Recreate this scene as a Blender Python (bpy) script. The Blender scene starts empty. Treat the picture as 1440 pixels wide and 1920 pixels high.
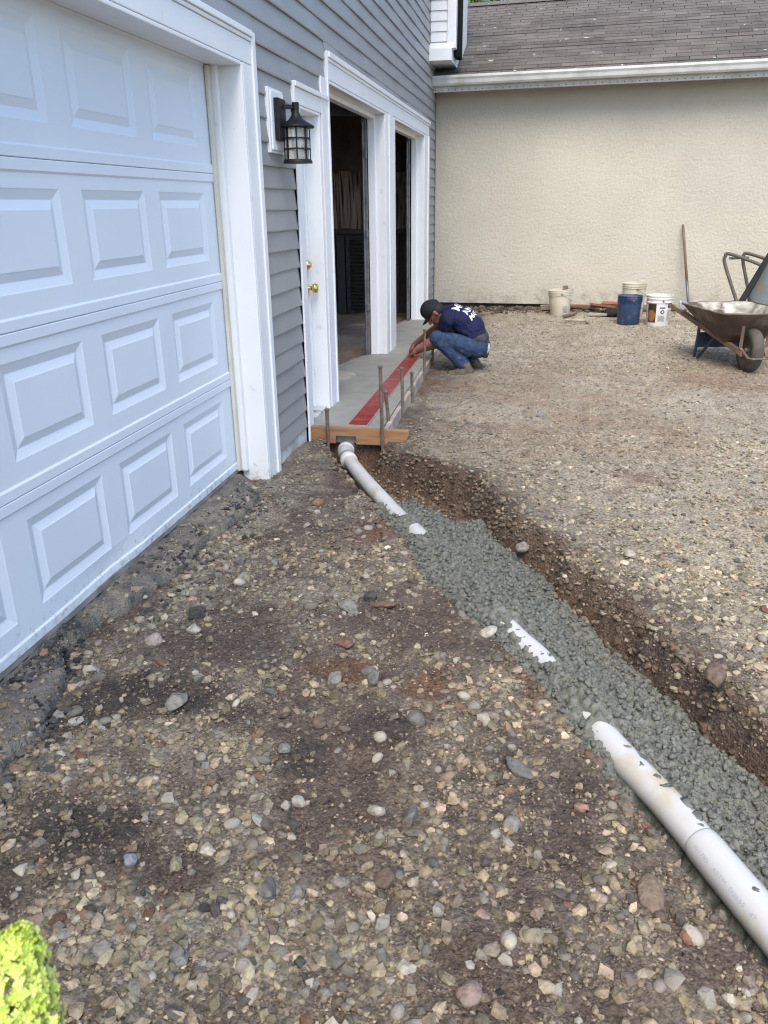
import bpy, bmesh, math, random
import numpy as np
from mathutils import Vector, Matrix
from mathutils.bvhtree import BVHTree
random.seed(7); RNG = np.random.default_rng(11)
S = bpy.context.scene
COL = S.collection
rad = math.radians

# ------------------------------------------------------------------ camera, sky, sun, exposure
CAM = (1.551, 0.0, 1.4444)
cd = bpy.data.cameras.new('camera'); cam = bpy.data.objects.new('camera', cd); COL.objects.link(cam)
r_ = Vector((0.982, 0.189, -0.012)); u_ = Vector((-0.057, 0.360, 0.931)); b_ = Vector((0.180, -0.914, 0.364))
b_.normalize(); r_ = (r_ - b_ * r_.dot(b_)).normalized(); u_ = b_.cross(r_)
cam.matrix_world = Matrix(((r_.x, u_.x, b_.x, CAM[0]), (r_.y, u_.y, b_.y, CAM[1]), (r_.z, u_.z, b_.z, CAM[2]), (0, 0, 0, 1)))
cd.sensor_fit = 'VERTICAL'; cd.sensor_height = 36; cd.sensor_width = 27; cd.lens = 27.69
cd.clip_start = 0.05; cd.clip_end = 1500
cd.dof.use_dof = True; cd.dof.focus_distance = 4.5; cd.dof.aperture_fstop = 10
S.camera = cam

SUN_EL, SUN_AZ = rad(54), rad(177)          # azimuth clockwise from +y: behind the camera, high
w = bpy.data.worlds.new('World'); S.world = w; w.use_nodes = True
wn = w.node_tree.nodes; wl = w.node_tree.links
sky = wn.new('ShaderNodeTexSky'); sky.sky_type = 'NISHITA'; sky.sun_disc = False
sky.sun_elevation = SUN_EL; sky.sun_rotation = SUN_AZ; sky.air_density = 1.0; sky.dust_density = 1.3; sky.ozone_density = 1.0
wl.new(sky.outputs[0], wn['Background'].inputs[0]); wn['Background'].inputs[1].default_value = 0.115
sd = bpy.data.lights.new('sun', 'SUN'); sun = bpy.data.objects.new('sun', sd); COL.objects.link(sun)
sd.energy = 1.5; sd.angle = rad(40); sd.color = (1.0, 0.93, 0.82)
dirv = Vector((math.sin(SUN_AZ) * math.cos(SUN_EL), math.cos(SUN_AZ) * math.cos(SUN_EL), math.sin(SUN_EL)))
sun.rotation_euler = dirv.to_track_quat('Z', 'Y').to_euler(); sun.location = (0, -5, 12)
S.view_settings.view_transform = 'Standard'; S.view_settings.look = 'None'; S.view_settings.gamma = 1
S.view_settings.use_curve_mapping = False; S.view_settings.exposure = 1.61
S.cycles.use_denoising = True; S.cycles.pixel_filter_type = 'BLACKMAN_HARRIS'; S.cycles.filter_width = 1.15

# ------------------------------------------------------------------ helpers
ORG = {}
def tag(o, label=None, cat=None, group=None, kind=None):
    if label: o['label'] = label
    if cat: o['category'] = cat
    if group: o['group'] = group
    if kind: o['kind'] = kind
    return o
def thing(name, label, cat, loc, group=None):
    o = bpy.data.objects.new(name, None); COL.objects.link(o); o.location = loc; o.empty_display_size = .1
    ORG[o.name] = Vector(loc); return tag(o, label, cat, group)
def link(name, me, mat, parent=None, smooth=False, bevel=0):
    o = bpy.data.objects.new(name, me); COL.objects.link(o)
    if mat is not None and not me.materials: me.materials.append(mat)
    if parent is not None:
        org = ORG[parent.name]; o.parent = parent; me.transform(Matrix.Translation(-org)); ORG[o.name] = org
    else: ORG[o.name] = Vector((0, 0, 0))
    if smooth: me.shade_smooth()
    if bevel:
        m = o.modifiers.new('bevel', 'BEVEL'); m.width = bevel; m.segments = 2; m.limit_method = 'ANGLE'
    return o
class MB:
    def __init__(s): s.v = []; s.f = []
    def add(s, v, f):
        n = len(s.v); s.v += [tuple(p) for p in v]; s.f += [tuple(i + n for i in q) for q in f]; return s
    def box(s, x0, x1, y0, y1, z0, z1):
        return s.add([(x, y, z) for x in (x0, x1) for y in (y0, y1) for z in (z0, z1)],
                     [(0, 1, 3, 2), (4, 6, 7, 5), (0, 4, 5, 1), (2, 3, 7, 6), (0, 2, 6, 4), (1, 5, 7, 3)])
    def bar(s, p, q, wd, ht, up=(0, 0, 1)):
        p, q = Vector(p), Vector(q); d = (q - p).normalized(); u = Vector(up); a = d.cross(u).normalized(); b = a.cross(d)
        v = []
        for c in (p, q):
            for sa, sb in ((-1, -1), (1, -1), (1, 1), (-1, 1)): v.append(c + a * sa * wd / 2 + b * sb * ht / 2)
        return s.add(v, [(3, 2, 1, 0), (4, 5, 6, 7), (0, 1, 5, 4), (1, 2, 6, 5), (2, 3, 7, 6), (3, 0, 4, 7)])
    def prism(s, prof, axis, a, b):            # prof: 2d points, extruded along axis between a and b
        def P(t, c):
            return {'y': (t[0], c, t[1]), 'x': (c, t[0], t[1]), 'z': (t[0], t[1], c)}[axis]
        n = len(prof); v = [P(t, a) for t in prof] + [P(t, b) for t in prof]
        f = [(i, (i + 1) % n, (i + 1) % n + n, i + n) for i in range(n)] + [tuple(range(n))[::-1], tuple(range(n, 2 * n))]
        return s.add(v, f)
    def tube(s, pts, r, n=12, cap=True):
        pts = [Vector(p) for p in pts]; rs = r if isinstance(r, (list, tuple)) else [r] * len(pts)
        t0 = (pts[1] - pts[0]).normalized(); a = t0.cross(Vector((0, 0, 1)))
        if a.length < .1: a = t0.cross(Vector((1, 0, 0)))
        a.normalize(); v = []; f = []
        for i, p in enumerate(pts):
            t = (pts[min(i + 1, len(pts) - 1)] - pts[max(i - 1, 0)]).normalized()
            a = (a - t * a.dot(t)).normalized(); b = t.cross(a)
            for k in range(n):
                an = 2 * math.pi * k / n; v.append(p + (a * math.cos(an) + b * math.sin(an)) * rs[i])
        for i in range(len(pts) - 1):
            for k in range(n): f.append((i * n + k, i * n + (k + 1) % n, (i + 1) * n + (k + 1) % n, (i + 1) * n + k))
        if cap: f += [tuple(range(n))[::-1], tuple(range((len(pts) - 1) * n, len(pts) * n))]
        return s.add(v, f)
    def lathe(s, prof, c, n=28, axis='z', tilt=None):   # prof (r, h)
        v = []; f = []; c = Vector(c)
        for r, h in prof:
            for k in range(n):
                an = 2 * math.pi * k / n; p = Vector((r * math.cos(an), r * math.sin(an), h))
                if tilt: p = tilt @ p
                v.append(c + p)
        m = len(prof)
        for i in range(m - 1):
            for k in range(n): f.append((i * n + k, i * n + (k + 1) % n, (i + 1) * n + (k + 1) % n, (i + 1) * n + k))
        return s.add(v, f)
    def ball(s, c, r, q=None, n=10, m=7):
        r = (r, r, r) if isinstance(r, (int, float)) else r; c = Vector(c)
        v = []; f = []
        for i in range(m + 1):
            th = math.pi * i / m
            for k in range(n):
                an = 2 * math.pi * k / n
                p = Vector((r[0] * math.sin(th) * math.cos(an), r[1] * math.sin(th) * math.sin(an), r[2] * math.cos(th)))
                if q is not None: p = q @ p
                v.append(c + p)
        for i in range(m):
            for k in range(n): f.append((i * n + k, (i + 1) * n + k, (i + 1) * n + (k + 1) % n, i * n + (k + 1) % n))
        return s.add(v, f)
    def mesh(s, name='m'):
        me = bpy.data.meshes.new(name); me.from_pydata(s.v, [], s.f); me.update(); return me
    def build(s, name, mat, parent=None, smooth=False, bevel=0):
        me = s.mesh(name)
        bm = bmesh.new(); bm.from_mesh(me); bmesh.ops.remove_doubles(bm, verts=bm.verts, dist=1e-5)
        bmesh.ops.recalc_face_normals(bm, faces=bm.faces); bm.to_mesh(me); bm.free()
        return link(name, me, mat, parent, smooth, bevel)
def dup(o, parent=None, loc=None):
    c = o.copy(); COL.objects.link(c)
    if parent is not None: c.parent = parent
    if loc is not None: c.location = loc
    for ch in list(o.children): dup(ch, c)
    return c

# --- noise
TB = RNG.random((256, 256))
def vn(x, y, f=1., s=0):
    x = np.asarray(x, float) * f + s * 17.31; y = np.asarray(y, float) * f + s * 7.77
    i = np.floor(x).astype(int); j = np.floor(y).astype(int); a = x - i; b = y - j
    a = a * a * (3 - 2 * a); b = b * b * (3 - 2 * b)
    g = lambda p, q: TB[p & 255, q & 255]
    return (g(i, j) * (1 - a) + g(i + 1, j) * a) * (1 - b) + (g(i, j + 1) * (1 - a) + g(i + 1, j + 1) * a) * b
def fbm(x, y, f, o=4, s=0):
    t = 0; am = .5
    for k in range(o): t = t + am * (vn(x, y, f * 2 ** k, s + k * 3) - .5) * 2; am *= .5
    return t
def worley(x, y, f, s=0):
    x = np.asarray(x, float) * f; y = np.asarray(y, float) * f; i = np.floor(x).astype(int); j = np.floor(y).astype(int)
    best = np.full(np.broadcast(x, y).shape, 9.); idr = np.zeros_like(best)
    for di in (-1, 0, 1):
        for dj in (-1, 0, 1):
            p = (i + di + s * 31) & 255; q = (j + dj + s * 57) & 255
            d = np.hypot(i + di + TB[p, q] - x, j + dj + TB[(q + 91) & 255, (p + 13) & 255] - y)
            m = d < best; best = np.where(m, d, best); idr = np.where(m, TB[(p + 77) & 255, (q + 5) & 255], idr)
    return best, idr
def sm(a, b, x): t = np.clip((x - a) / (b - a), 0, 1); return t * t * (3 - 2 * t)

# --- materials
def nodes(name):
    m = bpy.data.materials.new(name); m.use_nodes = True; return m, m.node_tree.nodes, m.node_tree.links, m.node_tree.nodes['Principled BSDF']
def mat(name, c1, c2=None, sc=6, rough=.6, bump=0, bsc=40, metal=0, spec=.4, dirt=None, dsc=3, dlo=.55, dhi=.7, orand=0, bdist=.004, stretch=None, attr=None):
    m, n, l, b = nodes(name); c2 = c2 or c1
    geo = n.new('ShaderNodeNewGeometry'); pos = geo.outputs['Position']
    if stretch:
        mp = n.new('ShaderNodeMapping'); mp.inputs['Scale'].default_value = stretch; l.new(pos, mp.inputs[0]); pos = mp.outputs[0]
    def noise(scale, det=5):
        t = n.new('ShaderNodeTexNoise'); t.inputs['Scale'].default_value = scale; t.inputs['Detail'].default_value = det; l.new(pos, t.inputs['Vector']); return t.outputs['Fac']
    def mix(f, a, c, mode='MIX'):
        x = n.new('ShaderNodeMix'); x.data_type = 'RGBA'; x.blend_type = mode
        if isinstance(f, float): x.inputs[0].default_value = f
        else: l.new(f, x.inputs[0])
        for i, v in ((6, a), (7, c)):
            if isinstance(v, tuple): x.inputs[i].default_value = (*v, 1)
            else: l.new(v, x.inputs[i])
        return x.outputs[2]
    def ramp(f, lo, hi):
        x = n.new('ShaderNodeMapRange'); x.inputs['From Min'].default_value = lo; x.inputs['From Max'].default_value = hi; l.new(f, x.inputs['Value']); return x.outputs[0]
    col = mix(ramp(noise(sc), .35, .65), c1, c2)
    if attr:
        a = n.new('ShaderNodeAttribute'); a.attribute_name = attr; col = mix(1.0, a.outputs['Color'], col, 'MULTIPLY')
    if orand:
        oi = n.new('ShaderNodeObjectInfo'); x = n.new('ShaderNodeMapRange'); x.inputs['To Min'].default_value = 1 - orand; x.inputs['To Max'].default_value = 1 + orand
        l.new(oi.outputs['Random'], x.inputs['Value']); cc = n.new('ShaderNodeCombineColor')
        for i in range(3): l.new(x.outputs[0], cc.inputs[i])
        col = mix(1.0, col, cc.outputs[0], 'MULTIPLY')
    if dirt: col = mix(ramp(noise(dsc, 8), dlo, dhi), col, dirt)
    l.new(col, b.inputs['Base Color']); b.inputs['Roughness'].default_value = rough; b.inputs['Metallic'].default_value = metal
    b.inputs['Specular IOR Level'].default_value = spec
    if bump:
        bp = n.new('ShaderNodeBump'); bp.inputs['Strength'].default_value = bump; bp.inputs['Distance'].default_value = bdist
        l.new(noise(bsc, 6), bp.inputs['Height']); l.new(bp.outputs[0], b.inputs['Normal'])
    return m
WHITE = mat('white_pvc_trim', (.80, .81, .825), (.765, .775, .795), 3, .35, .05, 60, dirt=(.55, .53, .5), dsc=9, dlo=.66, dhi=.82)
DOORW = mat('white_door_paint', (.69, .755, .835), (.66, .725, .805), 2, .38, .04, 220, dirt=(.62, .60, .57), dsc=5, dlo=.68, dhi=.9)
SIDING = mat('grey_vinyl', (.285, .292, .298), (.262, .268, .275), 4, .45, .1, 90, orand=.05)
FOUND = mat('painted_foundation', (.62, .62, .60), (.42, .41, .39), 8, .85, .5, 30, dirt=(.2, .17, .14), dsc=6, dlo=.5, dhi=.65)
BLACKM = mat('black_metal', (.008, .009, .012), (.014, .015, .018), 30, .5, .1, 200, spec=.3)
GLASS, gn, gl, gb = nodes('seeded_glass'); gb.inputs['Base Color'].default_value = (.9, .9, .88, 1); gb.inputs['Roughness'].default_value = .18
gb.inputs['Transmission Weight'].default_value = .75
BRASS = mat('brass', (.75, .52, .2), (.65, .42, .14), 20, .22, 0, metal=1)
GALV = mat('galvanised_steel', (.20, .20, .21), (.12, .12, .125), 12, .55, .1, 60, metal=.5)
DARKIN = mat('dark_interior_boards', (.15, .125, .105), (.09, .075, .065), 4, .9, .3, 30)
INWOOD = mat('weathered_wood', (.24, .155, .115), (.44, .36, .30), 7, .85, .5, 30, stretch=(5, 5, .25), dirt=(.03, .02, .015), dsc=6, dlo=.5, dhi=.62)
SHUT = mat('black_shutter', (.075, .075, .08), (.05, .05, .054), 10, .5)
STUCCO = mat('stucco', (.52, .485, .405), (.475, .44, .365), 1.3, .92, .8, 130, bdist=.012, dirt=(.43, .405, .345), dsc=.8, dlo=.5, dhi=.8)
ALU = mat('gutter_metal', (.62, .62, .60), (.5, .5, .48), 5, .4, 0, dirt=(.35, .33, .3), dsc=3, dlo=.55, dhi=.8)
SHING = mat('asphalt_shingle', (.118, .104, .092), (.083, .071, .063), 2.2, .95, .6, 160, orand=.22, dirt=(.42, .42, .36), dsc=9, dlo=.70, dhi=.73)
CONC = mat('fresh_concrete', (.30, .29, .25), (.245, .24, .21), 5, .75, .35, 40, dirt=(.30, .29, .26), dsc=7, dlo=.5, dhi=.75, bdist=.008)
WETC = mat('wet_concrete', (.103, .107, .092), (.182, .185, .160), 46, .65, .9, 170, bdist=.006)
CREAMC = mat('old_floor_patch', (.46, .42, .34), (.34, .30, .25), 7, .9, .5, 25)
TIMBER = mat('form_timber', (.34, .185, .095), (.25, .125, .06), 6, .8, .4, 60, stretch=(1, .6, 9), dirt=(.15, .08, .04), dsc=5, dlo=.62, dhi=.75)
PALEBOARD = mat('pale_form_board', (.48, .40, .33), (.36, .29, .24), 6, .85, .3, 50, dirt=(.27, .26, .23), dsc=7, dlo=.45, dhi=.6)
STEEL = mat('rusty_stake', (.13, .09, .07), (.20, .16, .13), 25, .75, .4, 120, metal=.3)
RED = mat('red_tape', (.27, .022, .018), (.20, .016, .013), 14, .38, .5, 45, stretch=(.3, 3, 1), dirt=(.33, .16, .13), dsc=6, dlo=.58, dhi=.8)
DRAINEDGE = mat('drain_edge', (.36, .28, .25), (.28, .20, .18), 20, .6)
PVC = mat('pvc_pipe', (.56, .56, .555), (.51, .51, .50), 3, .32, .05, 50, dirt=(.46, .40, .29), dsc=7, dlo=.52, dhi=.70)
INK = mat('pipe_ink', (.36, .40, .47), None, 5, .6)
STONE = mat('stone', (1.05, 1.05, 1.05), (.66, .64, .62), 60, .88, .9, 130, attr='col', bdist=.006)
def splash(m, z0, z1, colr, sc, lo, hi):            # dried mud thrown up from the ground, densest low down
    n, l = m.node_tree.nodes, m.node_tree.links; b = n['Principled BSDF']; src = b.inputs['Base Color'].links[0].from_socket
    g = n.new('ShaderNodeNewGeometry'); sp = n.new('ShaderNodeSeparateXYZ'); l.new(g.outputs['Position'], sp.inputs[0])
    t = n.new('ShaderNodeTexNoise'); t.inputs['Scale'].default_value = sc; t.inputs['Detail'].default_value = 9; t.inputs['Roughness'].default_value = .7; l.new(g.outputs['Position'], t.inputs['Vector'])
    a = n.new('ShaderNodeMapRange'); a.inputs['From Min'].default_value = z1; a.inputs['From Max'].default_value = z0; a.inputs['To Max'].default_value = .22; l.new(sp.outputs[2], a.inputs['Value'])
    ad = n.new('ShaderNodeMath'); l.new(a.outputs[0], ad.inputs[0]); l.new(t.outputs['Fac'], ad.inputs[1])
    r = n.new('ShaderNodeMapRange'); r.inputs['From Min'].default_value = lo; r.inputs['From Max'].default_value = hi; r.inputs['To Max'].default_value = .7; l.new(ad.outputs[0], r.inputs['Value'])
    x = n.new('ShaderNodeMix'); x.data_type = 'RGBA'; l.new(r.outputs[0], x.inputs[0]); l.new(src, x.inputs[6]); x.inputs[7].default_value = (*colr, 1); l.new(x.outputs[2], b.inputs['Base Color'])
splash(DOORW, .0, .22, (.36, .31, .26), 26, .70, .84); splash(STUCCO, .08, .55, (.24, .21, .17), 7, .64, .86); splash(WHITE, -.08, .16, (.34, .29, .24), 24, .70, .86)
PEB = mat('pebble_mix', (.33, .295, .24), (.19, .165, .14), 14, .88, .8, 120, orand=.45, bdist=.006)
GROUNDM = mat('soil', (1.28, 1.26, 1.24), (.55, .53, .51), 75, .95, 1.0, 120, attr='col', bdist=.02)
ASPH = mat('old_asphalt', (.105, .098, .09), (.19, .175, .155), 9, .95, 1.0, 110, bdist=.014, dirt=(.25, .22, .17), dsc=6, dlo=.48, dhi=.64)
LEAF = mat('tree_leaf', (.06, .12, .025), (.10, .17, .04), 3, .6)
BARK = mat('bark', (.09, .07, .05), (.06, .045, .035), 12, .9, .6, 40)
LIME = mat('lime_floret', (.50, .63, .07), (.66, .73, .20), 40, .55, attr='col')
LIME.node_tree.nodes['Principled BSDF'].inputs['Subsurface Weight'].default_value = .0
HLEAF = mat('shrub_leaf', (.10, .20, .03), (.14, .26, .05), 20, .5)
SKIN = mat('skin', (.23, .105, .07), (.19, .085, .055), 20, .55)
SHIRT = mat('navy_cotton', (.006, .010, .058), (.004, .006, .034), 10, .85, .5, 18, bdist=.02)
JEANS = mat('blue_denim', (.028, .058, .125), (.016, .034, .078), 14, .85, .6, 26, bdist=.015, dirt=(.10, .13, .17), dsc=9, dlo=.58, dhi=.75)
BLKCL = mat('black_cloth', (.009, .009, .010), (.014, .014, .015), 20, .8)
GREYCL = mat('grey_cloth', (.05, .05, .055), (.035, .035, .04), 20, .9)
WHTCL = mat('white_cloth', (.55, .54, .52), (.46, .45, .43), 20, .9)
BOOT = mat('dusty_boot', (.13, .105, .08), (.08, .065, .05), 20, .85, .3, 60)
TXT = mat('white_print', (.72, .74, .80), None, 5, .7)
CREAMB = mat('cream_plastic', (.60, .56, .45), (.52, .47, .36), 5, .5, dirt=(.36, .20, .10), dsc=5, dlo=.58, dhi=.8)
BLUEB = mat('blue_plastic', (.032, .060, .135), (.022, .04, .09), 8, .42, .15, 40, dirt=(.10, .12, .16), dsc=7, dlo=.56, dhi=.7)
WHITEB = mat('white_plastic', (.74, .74, .72), (.66, .66, .64), 5, .42, dirt=(.45, .42, .38), dsc=7, dlo=.62, dhi=.8)
DKLAB = mat('dark_label', (.035, .02, .016), (.05, .028, .022), 20, .5)
TANLAB = mat('tan_label', (.30, .14, .045), (.20, .09, .03), 12, .5)
GREYLAB = mat('grey_print', (.16, .16, .17), None, 20, .6)
HANDLEW = mat('old_wood', (.22, .15, .105), (.15, .10, .075), 8, .8, .3, 60, orand=.2)
TRAYM = mat('rusty_tray', (.115, .075, .06), (.075, .05, .042), 7, .8, .4, 60, dirt=(.20, .17, .14), dsc=5, dlo=.5, dhi=.7)
TRAYI = mat('cement_crust', (.46, .44, .38), (.20, .18, .15), 9, .95, .8, 30, dirt=(.10, .075, .06), dsc=6, dlo=.55, dhi=.66, spec=.2)
BLUEM = mat('blue_steel', (.028, .042, .085), (.022, .028, .05), 12, .6, .2, 60)
RUBBER = mat('dusty_rubber', (.10, .085, .07), (.065, .058, .05), 14, .9, .4, 60)
GREENTRAY = mat('grey_green_steel', (.18, .21, .205), (.12, .15, .15), 5, .7, .2, 40, dirt=(.25, .17, .11), dsc=5, dlo=.58, dhi=.75)

# ------------------------------------------------------------------ ground form (metres; x out from the garage, y along it, z up)
LY = np.array([.3, 1.36, 1.62, 1.83, 2.07, 2.31, 2.56, 2.82, 3.13, 3.53, 3.94, 4.66, 4.95, 5.2]); LX = np.array([2.58, 2.085, 1.965, 1.855, 1.735, 1.638, 1.501, 1.319, 1.099, .947, .715, .33, .17, .10])
RY = np.array([.3, 1.5, 2.2, 2.47, 2.81, 3.48, 3.93, 4.5, 4.78, 4.93, 5.0, 5.2]); RX = np.array([2.95, 2.52, 2.313, 2.192, 1.999, 1.707, 1.465, 1.157, .90, .66, .58, .55])
def Lx(y): return np.interp(y, LY, LX) + .02 * fbm(y, y * 0, 5, 3, 2)
def Rx(y): return np.interp(y, RY, RX) + .05 * fbm(y, y * 0 + 3, 4, 3, 5) + .022 * fbm(y, y * 0 + 1, 15, 2, 6)
PIPE = [(.265, 5.26, -.155), (.30, 5.02, -.155), (.50, 4.60, -.150), (.70, 4.22, -.147), (.88, 3.89, -.145), (1.02, 3.66, -.143), (1.50, 2.79, -.142), (1.64, 2.56, -.14), (1.845, 2.12, -.135), (1.98, 1.87, -.13), (2.10, 1.61, -.125), (2.30, 1.18, -.12), (2.55, .64, -.115)]
PP = np.array(PIPE)[::-1]
def pipe_x(y): return np.interp(y, PP[:, 1], PP[:, 0])
def trench(x, y):                     # 0 outside, 1 on the floor
    l, r = Lx(y), Rx(y)
    t = sm(-.005, .05, x - l) * sm(-.02, .105 + .04 * fbm(x, y, 6, 3, 8), r - x + .03 * fbm(x, y, 14, 3, 18))
    return t * sm(5.24, 5.18, y)
def zg(x, y, fine=True):
    z = -.085 + .016 * fbm(x, y, 1.1, 3, 1) + .019 * fbm(x, y, 4.5, 3, 4) * sm(9, 5, y) + .010 * fbm(x, y, 12, 2, 14) * sm(7, 3, y)
    z = z + sm(8.6, 11.6, y) * (.092 + .012 * x) + .02 * sm(.2, 2.2, y - 5) * sm(1.2, 3, x)
    z = z - .02 * np.exp(-((x - .75) / .25) ** 2) * sm(6.2, 6.8, y) * sm(9.5, 8.5, y)
    z = z + .035 * np.exp(-((x - .12) / .16) ** 2 - ((y - 4.75) / .3) ** 2)           # heap beside the casing
    z = z + .03 * np.exp(-((x - .78) / .14) ** 2 - ((y - 5.35) / .3) ** 2)            # heap right of the cross board
    z = z + .025 * np.exp(-((x - Rx(y) - .12) / .13) ** 2) * sm(5, 4.6, y)
    z = z - .035 * np.exp(-((x - 1.04) / .13) ** 2 - ((y - 1.75) / .16) ** 2)         # scooped hollow
    ins = sm(-.10, -.16, x); z = z * (1 - ins) + ins * (-.045 + .03 * fbm(x, y, 3, 3, 6))
    if fine:
        z = z + .008 * fbm(x, y, 22, 3, 9) * sm(8, 4, y) + .003 * fbm(x, y, 16, 2, 9)
        d, i = worley(x, y, 34, 1); z = z + np.maximum(0, .5 - d) * .016 * i * sm(5, 3, y)
    t = trench(x, y); dep = .23 + .03 * fbm(x, y, 7, 3, 3)
    return z - dep * t
APE = (np.array([.3, 1.0, 1.6, 1.86, 2.0, 2.1, 2.16, 2.24, 2.45, 2.6, 2.75, 2.95, 3.1, 3.36, 3.42, 3.6, 3.9, 4.02, 4.2]), np.array([.12, .11, .10, .085, .04, .0, -.05, -.1, -.08, -.03, .02, .035, .03, .02, .05, .07, .08, .02, -.2]))
def za(x, y):                         # broken asphalt apron along the door
    e = np.interp(y, *APE) + .012 * (vn(y, x, 90, 6) - .5) + .02 * (vn(y, y * 0, 22, 16) - .5) + .02 * (vn(y, x * .3, 14, 3) - .5) + .010 * (vn(y, x, 45, 5) - .5)
    return -.022 + .010 * fbm(x, y, 9, 4, 12) + .010 * fbm(x, y, 32, 3, 13) + .006 * fbm(x, y, 95, 2, 17) - .02 * sm(-.14, .1, x) - .2 * sm(-.002, .016, x - e)
def gmask(x, y):                      # 1 where crushed stone lies thick, 0 on bare soil
    m = .46 + .5 * fbm(x, y, 1.6, 3, 21) + .45 * fbm(x, y, 6, 3, 22)
    m = m + .62 * sm(.05, .4, x - Rx(y)) * sm(1, 2, y) + .35 * sm(5.2, 6.5, y) * sm(.5, 1.2, x)
    for k, a, b, p, q in PATCH:
        g = pgauss(x, y, a, b, p, q)
        m = m + (g * .6 if k == 'gravel' else -g * .6)
    return np.clip(m + .55 * fbm(x, y, 15, 4, 23), 0, 1)
def pgauss(x, y, a, b, p, q):
    xw = x + .45 * p * fbm(x, y, 5, 3, 91) * 2; yw = y + .45 * q * fbm(x, y, 5, 3, 95) * 2
    return sm(1.3, .35, np.sqrt(((xw - a) / p) ** 2 + ((yw - b) / q) ** 2))
PATCH = [('brown', 1.04, 1.77, .15, .26), ('dark', .37, 2.09, .22, .15), ('dark', .40, 1.47, .16, .11), ('brown', .39, 1.70, .15, .11), ('brown', .44, 2.46, .24, .2),
         ('orange', .93, 2.32, .13, .12), ('orange', .79, 3.60, .16, .3), ('brown', 1.48, 1.20, .13, .1), ('brown', .75, 1.33, .1, .09), ('dark', .91, 1.87, .12, .1),
         ('dark', 1.12, 1.99, .12, .1), ('orange', 1.25, 2.24, .14, .12), ('dark', .17, 1.95, .14, .2), ('gravel', .29, 1.69, .2, .08), ('gravel', .49, 1.82, .3, .08),
         ('gravel', .10, 3.6, .2, .8), ('gravel', .16, 2.9, .1, .4), ('gravel', 1.05, 1.16, .3, .17), ('gravel', .67, 1.16, .2, .16), ('orange', 1.01, 7.06, .5, .5),
         ('brown', .45, 4.29, .14, .35), ('brown', 1.3, 5.6, .5, .35), ('orange', 2.1, 4.6, .35, .25), ('brown', .9, 9.6, .6, 1.4), ('dark', 2.3, 11.2, 1.6, .5), ('orange', 1.6, 2.45, .1, .3), ('brown', 1.25, 2.75, .3, .3)]
def build_ground():
    xs = np.concatenate([[-400, -150, -60, -25, -12, -7, -5, -4, -3.2, -2.6], np.arange(-2.2, -.3, .06), np.arange(-.3, 2.9, .0115), np.geomspace(2.92, 6.2, 120), [6.4, 6.8, 7.5, 9, 12, 18, 30, 60, 150, 400]])
    ys = np.concatenate([[-400, -150, -60, -25, -10, -4, -1.5, -.4, .1, .4, .6], .8 * 1.0062 ** np.arange(0, 455), [13.6, 15, 18, 24, 40, 80, 180, 500, 900]])
    X, Y = np.meshgrid(xs, ys); Z = zg(X, Y)
    far = (np.abs(X) > 6.3) | (Y < .5) | (Y > 13.5); Z = np.where(far, -.09, Z)
    nx, ny = len(xs), len(ys); V = np.stack([X, Y, Z], -1).reshape(-1, 3)
    i = np.arange(ny - 1)[:, None] * nx + np.arange(nx - 1)[None]; F = np.stack([i, i + 1, i + nx + 1, i + nx], -1).reshape(-1, 4)
    me = np_mesh('ground', V, F); x, y = V[:, 0], V[:, 1]
    g = gmask(x, y)[:, None]; dust = np.array([.245, .215, .170]); pale = np.array([.305, .272, .218]); brown = np.array([.128, .095, .075]); dark = np.array([.064, .054, .047]); orange = np.array([.19, .10, .06])
    p = np.clip(.5 + fbm(x, y, 2.3, 3, 31), 0, 1)[:, None]
    base = dust * (1 - p) + pale * p
    soil = np.tile(brown, (len(x), 1)); bd = np.clip(.25 + .8 * fbm(x, y, 1.4, 3, 33), 0, 1)[:, None]; soil = soil * (1 - bd) + dark * bd
    for k, a, b, pp, q in PATCH:
        gg = pgauss(x, y, a, b, pp, q)[:, None] * .8
        if k == 'dark': soil = soil * (1 - gg) + dark * gg
        if k == 'orange': soil = soil * (1 - gg) + orange * gg
        if k == 'brown': soil = soil * (1 - gg) + brown * gg
    yard = (sm(.15, .9, x - Rx(y)) * sm(1, 2, y) + sm(5, 6, y) * sm(.6, 1.3, x)).clip(0, 1)[:, None]; base = base * (1 + .35 * yard); kt = np.clip(1.5 * fbm(x, y, .75, 4, 37) + .5 * fbm(x, y, 4, 2, 38), 0, .75)[:, None] * yard; base = base * (1 - kt) + np.array([.255, .17, .118]) * kt; g = g * (1 - yard) + np.clip(g + .35, 0, 1) * yard
    c = soil * (1 - g) + base * g
    tr = np.maximum(sm(.02, .5, trench(x, y)), sm(.09, .0, np.abs(x - Rx(y) - .02)) * sm(5.1, 4.9, y))[:, None]
    wall = np.array([.145, .088, .060]) * (1 - bd) + dark * 1.2 * bd; wall = wall * (.8 + .5 * vn(x, y, 30, 3)[:, None]); c = c * (1 - tr) + wall * tr
    c = c * (.62 + .4 * vn(x, y, 48, 41)[:, None] + .38 * vn(x, y, 17, 43)[:, None])
    ins = sm(-.12, -.2, x)[:, None]; ic = np.array([.40, .315, .25]) * (.55 + .9 * vn(x, y, 2.5, 61)[:, None]) * (.8 + .4 * vn(x, y, 20, 62)[:, None]); c = c * (1 - ins) + ic * ins
    fr = sm(0, 1.5, np.maximum(np.abs(x) - 6.2, y - 13.2))[:, None]; c = c * (1 - fr) + np.array([.17, .15, .115]) * fr
    set_col(me, c); me.shade_smooth()
    return tag(link('ground', me, GROUNDM), kind='structure')
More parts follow.
